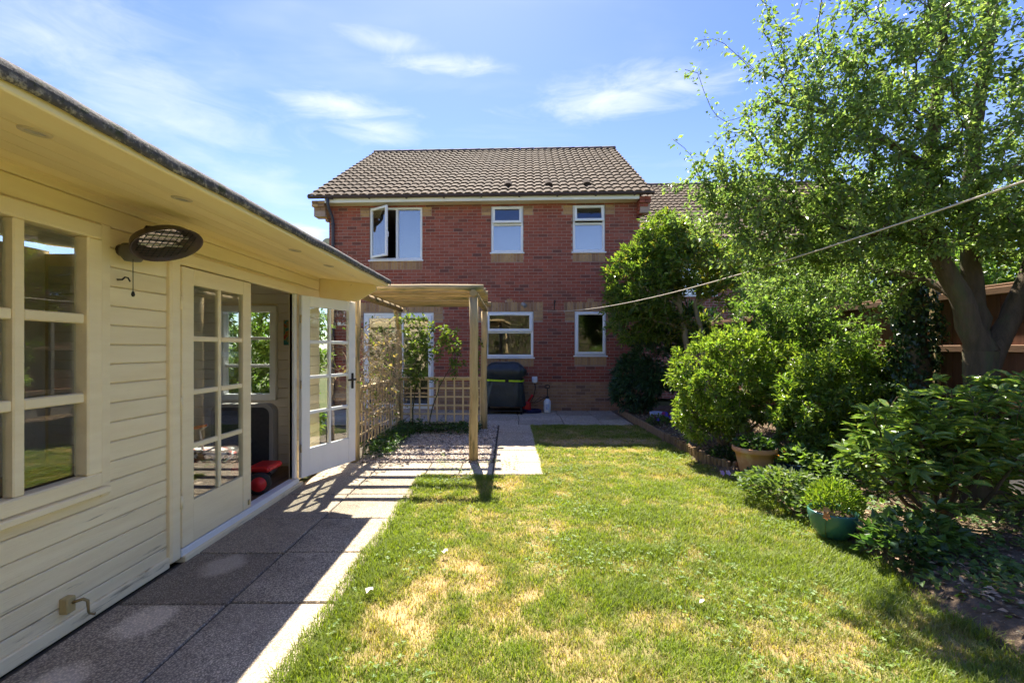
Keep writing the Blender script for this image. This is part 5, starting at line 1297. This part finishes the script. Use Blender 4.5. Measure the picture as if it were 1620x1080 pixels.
def flowers(name, label, pts, cols, r_=.022, group=None, stems=True):
    base = tuple(np.mean(np.array(pts), 0)*np.array([1, 1, 0])); t = thing(name, label, 'flowers', base, 0, group)
    V, F, CC = [], [], []
    for p in pts:
        p = np.array(p); fwd = unit(np.array([rng.normal(0, .3), -1, .7])); a1 = unit(np.cross(fwd, UP)); a2 = np.cross(fwd, a1); c0 = np.array(cols[rng.integers(0, len(cols))])
        for k in range(5):
            an = 2*math.pi*k/5+.3; d = a1*math.cos(an)+a2*math.sin(an)+fwd*.25
            v_, f_, c_ = leaf_mesh((p)[None], d[None], fwd[None], np.array([r_*1.25]), 1.0, (c0*rng.uniform(.85, 1.15))[None], LEAF8); F.append(f_+sum(len(x) for x in V)); V.append(v_); CC.append(c_)
    fast('petals', np.concatenate(V), np.concatenate(F), m_petal, t, base, np.concatenate(CC))
    mb = MB()
    for p in pts: mb.tube([(p[0]+.01, p[1]+.02, 0.0), (p[0], p[1]+.015, p[2]*.6), (p[0], p[1]+.004, p[2])], .002, 4)
    mb.build('stems', m_soft_stem, t, base)
flowers('pansies', 'two pale purple pansies at the lawn edge before the terracotta pot', [(2.36, 5.05, .10), (2.41, 5.02, .11), (2.58, 4.92, .10), (2.61, 4.93, .09), (2.595, 4.90, .08)], [(.45, .33, .62), (.38, .27, .60), (.6, .55, .72)], .026)
flowers('blue_pansies', 'deep blue pansies in the bed by the lilac bowl', [(2.70+.3*rng.random(), 8.25+.4*rng.random(), .18+.14*rng.random()) for _ in range(12)], [(.10, .07, .45), (.16, .10, .5), (.25, .03, .12)], .034)
flowers('orange_flowers', 'faded orange flowers at the rim of the teal bowl', [(2.36+.10*rng.random(), 3.42+.06*rng.random(), .20+.07*rng.random()) for _ in range(7)], [(.62, .24, .06), (.55, .20, .07), (.6, .33, .12)], .022)

# ---- climbers on the pergola
cl_ = thing('dry_climber', 'tangle of dry pale climber stems on the left side of the pergola', 'climber', (PX0, 7.0, 0)); mb = MB(); rg = np.random.default_rng(71)
lp, ld = [], []
for k in range(230):
    y = rg.uniform(6.1, 8.3); z = rg.uniform(.5, 1.7); p = np.array([PX0+rg.normal(0.04, .07), y, z]); d = unit(rg.normal(0, 1, 3)*np.array([.45, 1, .8])); pts = [p.copy()]
    for s_ in range(int(rg.integers(6, 13))):
        d = unit(d+rg.normal(0, .42, 3)+np.array([(PX0+.05-p[0])*.8, 0, (1.15-p[2])*.12])); p = p+d*.075; p[2] = min(max(p[2], .3), 2.25); pts.append(p.copy())
        if rg.random() < .34: lp.append(p.copy()); ld.append(d)
    mb.tube(pts, list(np.linspace(.0045, .0022, len(pts))), 4, cap=False)
for k in range(7):
    y = 6.15+k*.3; pts = [(PX0+.05, y, 0)]; 
    for s_ in range(9): pts.append((PX0+.06+rg.normal(0, .04), y+.04*s_*rg.normal(0, 1), .2+.2*s_))
    mb.tube(pts, list(np.linspace(.012, .004, len(pts))), 5, cap=False)
mb.build('stems', pm('dry_stem', (.34, .26, .18), (.46, .37, .27), 9, .9, .2, 60, .1, 0), cl_, (PX0, 7.0, 0))
lp = np.array(lp); ld = np.array(ld); n_ = len(lp)
V, F, c_ = leaf_mesh(lp+rg.normal(0, .02, (n_, 3)), ld, nrmup(n_, .8), rg.uniform(.04, .07, n_), .6, leafcols(n_, [(.14, .18, .04), (.10, .15, .035), (.30, .24, .14), (.36, .29, .19)], .25)); fast('leaves', V, F, m_soft, cl_, (PX0, 7.0, 0), c_)
sk = Skel(75); sk.limb([(-1.72, 8.05, 0), (-1.70, 8.0, .4), (-1.62, 8.0, .95), (-1.5, 7.95, 1.5), (-1.3, 7.9, 1.9)], [.014, .012, .01, .007, .004])
sk.limb([(-1.45, 8.1, 0), (-1.38, 8.1, .4), (-1.25, 8.15, .8), (-1.05, 8.2, 1.15)], [.013, .011, .009, .005])
sk.limb([(-.62, 8.2, 0), (-.60, 8.2, .5), (-.57, 8.25, 1.2), (-.58, 8.3, 1.7)], [.008, .007, .005, .003])
T = np.concatenate([in_ell(80, [(-1.45, 7.95, 1.65, .45, .25, .40, 2), (-1.1, 8.0, 1.55, .4, .25, .35, 1.3), (-1.6, 8.0, 1.05, .3, .2, .4, 1), (-.95, 8.15, 1.15, .25, .2, .2, .6), (-1.6, 7.4, 1.95, .3, .5, .2, .7)], .2, None, 76), in_ell(12, [(-.6, 8.25, 1.35, .08, .1, .5, 1)], 0, None, 77)])
sk.grow(T, .2, .08, .3, .15, .35); pos, dr = sk.leaf_sites(13, .7, .05); n_ = len(pos)
L = leaf_mesh(pos, dr, nrmup(n_, .7), rng.uniform(.05, .085, n_), .62, leafcols(n_, [(.14, .20, .035), (.10, .16, .03), (.18, .22, .05), (.07, .12, .025)], .2))
plant('climbing_rose', 'sparse climbing rose in the back corner of the pergola', 'climber', (-1.6, 8.05, 0), sk, L, m_soft, pm('rose_stem', (.06, .07, .03), (.10, .09, .045), 8, .8, .2, 50, .1, 0), 'stems', 'leaves', tip=.002, nb=6, nt=4)
n_ = 3600; bx = np.concatenate([rng.uniform(-2.0, -1.62, 1700), rng.uniform(-1.95, -.52, 1900)]); by = np.concatenate([rng.uniform(6.12, 8.3, 1700), rng.uniform(7.78, 8.32, 1900)])
fall = np.concatenate([1-(bx[:1700]+2.0)/.5, (by[1700:]-7.7)/.6]); kk = rng.random(n_) < np.clip(fall+.25, 0, 1); bx, by, fall = bx[kk], by[kk], fall[kk]; n_ = len(bx)
pos = np.stack([bx, by, .02+rng.random(n_)**.7*(.08+.16*fall*fbm(bx, by, 3, 81))], 1)
V, F, c_ = leaf_mesh(pos, unit(rng.normal(0, 1, (n_, 3))*np.array([1, 1, .4])), nrmup(n_, .5), rng.uniform(.035, .065, n_), .75, leafcols(n_, [(.05, .11, .025), (.07, .14, .03), (.04, .085, .02), (.09, .16, .04)], .25))
tag(fast('ground_ivy', V, F, m_leafg, None, (0, 0, 0), c_), 'low green ground cover at the foot of the pergola trellis', 'ground cover', kind='stuff')

# ---- greenery beyond the summerhouse and the tall hedge behind the viewer (seen in the windows)
def hedge(name, label, x0, x1, y0, y1, h, n_, Ls, cols, seed):
    rg = np.random.default_rng(seed); t = thing(name, label, 'hedge', ((x0+x1)/2, (y0+y1)/2, 0))
    MB().box(x0+.35, x1-.35, y0+.25, y1-.25, 0, h-.5).build('inner_twigs', m_bark, t)
    pos = np.stack([rg.uniform(x0, x1, n_), rg.uniform(y0, y1, n_), rg.uniform(.05, 1, n_)**.8*h], 1)
    pos[:, 2] += .5*(fbm(pos[:, 0], pos[:, 1], 1.2, seed)-.5)*(pos[:, 2] > h*.7)
    pos[:, 1] += .5*(fbm(pos[:, 0], pos[:, 2], 1.3, seed+3)-.5)
    d = unit(rg.normal(0, 1, (n_, 3))+UP*.5)
    V, F, c_ = leaf_mesh(pos, d, unit(rg.normal(0, 1, (n_, 3))+np.array([0, 1, .6])), rg.uniform(Ls[0], Ls[1], n_), .5, leafcols(n_, cols, .3))
    fast('foliage', V, F, m_soft, t, t.location, c_)
hedge('tall_hedge', 'tall yellow green hedge at the end of the garden facing the house', -7, 8, -7.6, -6.2, 4.6, 42000, (.10, .18), [(.12, .14, .03), (.08, .11, .025), (.16, .17, .04), (.05, .08, .02)], 85)
shrub('shrub_behind_summerhouse', 'bright leafy shrub outside the summerhouse end window', (-3.45, 6.5, 0), [(-3.4, 6.5, 1.2, .7, .45, .9, 2), (-3.0, 6.4, 1.6, .55, .4, .6, 1.2), (-4.1, 6.5, 1.3, .7, .45, .9, 2), (-4.9, 6.5, 1.3, .7, .45, .95, 2), (-3.7, 6.4, .5, 1.2, .4, .4, 1.2)], 620, 26, (.06, .10), .5, GR[:4], m_leaf, 87, stems=8)

# ================================================================== lawn
def dry(x, y):
    d = .20+1.25*(fbm(x, y, .9, 201, 4)-.5)+.85*(fbm(x, y, 3.6, 211, 3)-.5)+.7*(fbm(x, y, 11, 216, 2)-.5)
    for cx, cy, sx, sy, a in ((-.50, 3.05, .38, .30, .50), (-.60, 2.50, .38, .25, .42), (.25, 2.6, .7, .5, .22), (1.6, 7.25, 1.0, .22, .75), (.9, 7.3, .5, .22, .4), (1.6, 8.0, 1.2, .5, .35), (.55, 5.6, .5, .5, .15), (.9, 3.9, .5, .4, .18), (1.3, 2.3, .5, .4, .25)):
        d = d+a*np.exp(-((x-cx)/sx)**2-((y-cy)/sy)**2)*(.15+1.7*fbm(x, y, 7, 281, 3))
    d = d-.30*np.exp(-((x+.98)/.14)**2)-.22*(x > 1.4)*np.clip((x-1.4)/.8, 0, 1)*(y < 6.5)-.25*np.exp(-((y-5.2)/.3)**2)*(x < -.2)
    return np.clip(d, 0, 1)
def lawn_x0(y): return np.where(y < 5.345, -1.0, .43)
def lawn_x1(y): return 2.50+.05*np.sin(y*1.7)+.10*np.exp(-((y-3.2)/.5)**2)
n1_, n2_ = 140, 260
gx, gy = np.meshgrid(np.linspace(0, 1, n1_), np.linspace(-1.5, 8.815, n2_), indexing='ij')
X = lawn_x0(gy)*(1-gx)+lawn_x1(gy)*gx; Z = -.016+(fbm(X, gy, 5, 221)-.5)*.018
d = dry(X, gy)[..., None]
fine = fbm(X, gy, 22, 231)[..., None]
col = (1-d)*np.array([.15, .155, .05])+d*np.array([.44, .29, .155]); col = col*(.65+.7*fine)
i_, j_ = np.meshgrid(np.arange(n1_-1), np.arange(n2_-1), indexing='ij'); q = (i_*n2_+j_).ravel()
lawn = tag(fast('lawn', np.stack([X, gy, Z], -1).reshape(-1, 3), np.stack([q, q+n2_, q+n2_+1, q+1], 1), attrmat('thatch', .95, .05, .9, 60), None, (0, 0, 0), col.reshape(-1, 3), True), kind='structure')
def blades(n_, y0, y1, hr, wr, tuftp=.0):
    y = y0+(y1-y0)*rng.random(n_); x = lawn_x0(y)+rng.random(n_)*(lawn_x1(y)+.08-lawn_x0(y))-.035-.05*fbm(y, y*0+3, 3, 77)*(y < 5.3)
    d = dry(x, y); cl2 = fbm(x, y, 9, 241, 3); cl3 = fbm(x, y, 2.2, 251, 3)
    keep = rng.random(n_) < np.clip((1.15-.85*d)*(.30+1.3*cl2), .10, 1); x, y, d, cl2, cl3 = x[keep], y[keep], d[keep], cl2[keep], cl3[keep]; n_ = len(x)
    # a few taller tufts
    h = rng.uniform(hr[0], hr[1], n_)*(.45+.9*cl2)*(1.15-.5*d)*(.8+.5*cl3)
    e = np.minimum(x-lawn_x0(y), lawn_x1(y)-x); h *= 1+.5*np.exp(-(e/.06)**2)
    a = rng.uniform(0, 6.28, n_); lean = rng.uniform(.2, 1.1, n_)*h; w = rng.uniform(wr[0], wr[1], n_)
    b = np.stack([x, y, np.full(n_, -.018)], 1); dv = np.stack([np.cos(a), np.sin(a), np.zeros(n_)], 1); sv = np.stack([-np.sin(a), np.cos(a), np.zeros(n_)], 1)
    m = b+dv*(lean*.35)[:, None]+UP*(h*.6)[:, None]; t = b+dv*lean[:, None]+UP*h[:, None]
    V = np.stack([b-sv*(w/2)[:, None], b+sv*(w/2)[:, None], m+sv*(w*.4)[:, None], m-sv*(w*.4)[:, None], t], 1)
    F = np.array([(0, 1, 2), (0, 2, 3), (3, 2, 4)]); F = (np.arange(n_)[:, None, None]*5+F[None]).reshape(-1, 3)
    dd = np.clip(d*1.1-.18+rng.normal(0, .16, n_), 0, 1)[:, None]
    g1 = np.array([.215, .285, .040])*(.75+.5*rng.random((n_, 1)))*(1-.25*cl3[:, None]); c = (1-dd)*g1+dd*np.array([.50, .38, .20])*(.75+.5*rng.random((n_, 1)))
    return V.reshape(-1, 3), F, np.repeat(c, 5, 0)
def clover(n_):
    y = rng.uniform(1.6, 6.5, n_); x = rng.uniform(-.95, 2.6, n_); k = (fbm(x, y, 1.6, 271, 3) > .56) & (dry(x, y) < .45); x, y = x[k], y[k]; n_ = len(x)
    pos = np.repeat(np.stack([x, y, .012+.022*rng.random(n_)], 1), 3, 0); a = np.tile(np.arange(3)*2.094, n_)+np.repeat(rng.uniform(0, 6.28, n_), 3)
    return leaf_mesh(pos, np.stack([np.cos(a), np.sin(a), .25+0*a], 1), nrmup(3*n_, .25), np.repeat(rng.uniform(.010, .020, n_), 3), .85, leafcols(3*n_, [(.16, .25, .05), (.20, .29, .07), (.13, .21, .05)], .2))
parts = [clover(5000), blades(150000, 1.4, 3.6, (.018, .048), (.0030, .0055)), blades(95000, 3.6, 5.8, (.018, .045), (.004, .007)), blades(50000, 5.8, 8.85, (.016, .04), (.006, .010))]
o_ = 0; FF = []
for V, F, c in parts: FF.append(F+o_); o_ += len(V)
tag(fast('grass', np.concatenate([p[0] for p in parts]), np.concatenate(FF), m_soft, None, (0, 0, 0), np.concatenate([p[2] for p in parts])), 'short patchy dry lawn grass', 'grass', kind='stuff')

# leaf litter in the bed and stray petals on the lawn
n_ = 9000; x = rng.uniform(2.55, 4.85, n_); y = rng.uniform(1.6, 9.5, n_)
pos = np.stack([x, y, np.clip((x-2.5)*.5, 0, .08)+.012+rng.random(n_)*.02], 1)
V, F, c_ = leaf_mesh(pos, unit(rng.normal(0, 1, (n_, 3))*np.array([1, 1, .3])), nrmup(n_, .5), rng.uniform(.015, .055, n_), .5, leafcols(n_, [(.30, .20, .11), (.40, .30, .18), (.20, .12, .07), (.48, .38, .25)], .3))
tag(fast('leaf_litter', V, F, attrmat('dead_leaf', .8, .2), None, (0, 0, 0), c_), 'dry brown leaf litter on the flower bed soil', 'leaf litter', kind='stuff')
n_ = 3000; x = rng.uniform(2.55, 4.4, n_); y = rng.uniform(1.8, 4.3, n_); kk = fbm(x, y, 2.5, 261) > .46; x, y = x[kk], y[kk]; n_ = len(x)
V, F, c_ = leaf_mesh(np.stack([x, y, np.clip((x-2.5)*.5, 0, .08)+.03+.02*rng.random(n_)], 1), unit(rng.normal(0, 1, (n_, 3))*np.array([1, 1, .3])), nrmup(n_, .3), rng.uniform(.03, .055, n_), .85, leafcols(n_, SG, .25))
tag(fast('ground_cover', V, F, m_soft, None, (0, 0, 0), c_), 'scattered green seedlings on the bare soil under the shrub', 'ground cover', kind='stuff')
m_pet = pm('dry_petal', (.60, .54, .46), (.72, .66, .58), 20, .8, .2, 50, var=.05)
for x, y, s_, lab in ((-.84, 2.72, .055, 'crumpled pale petal at the lawn edge beside the path'), (-.46, 3.24, .05, 'pale fallen leaf on the dry patch of lawn'), (1.1, 2.6, .035, 'small whitish leaf lying in the green lawn')):
    mb = MB(); K = 7; vs = [(x, y, .035)]
    for k in range(K): a = 2*math.pi*k/K; r_ = s_*rnd.uniform(.35, .6); vs.append((x+r_*math.cos(a), y+r_*math.sin(a), .03+rnd.uniform(0, .022)))
    mb.add(vs, [(0, 1+k, 1+(k+1) % K) for k in range(K)]); tag(mb.build('fallen_petal', m_pet, None, (x, y, .02)), lab, 'petal', 'fallen petals on the lawn')
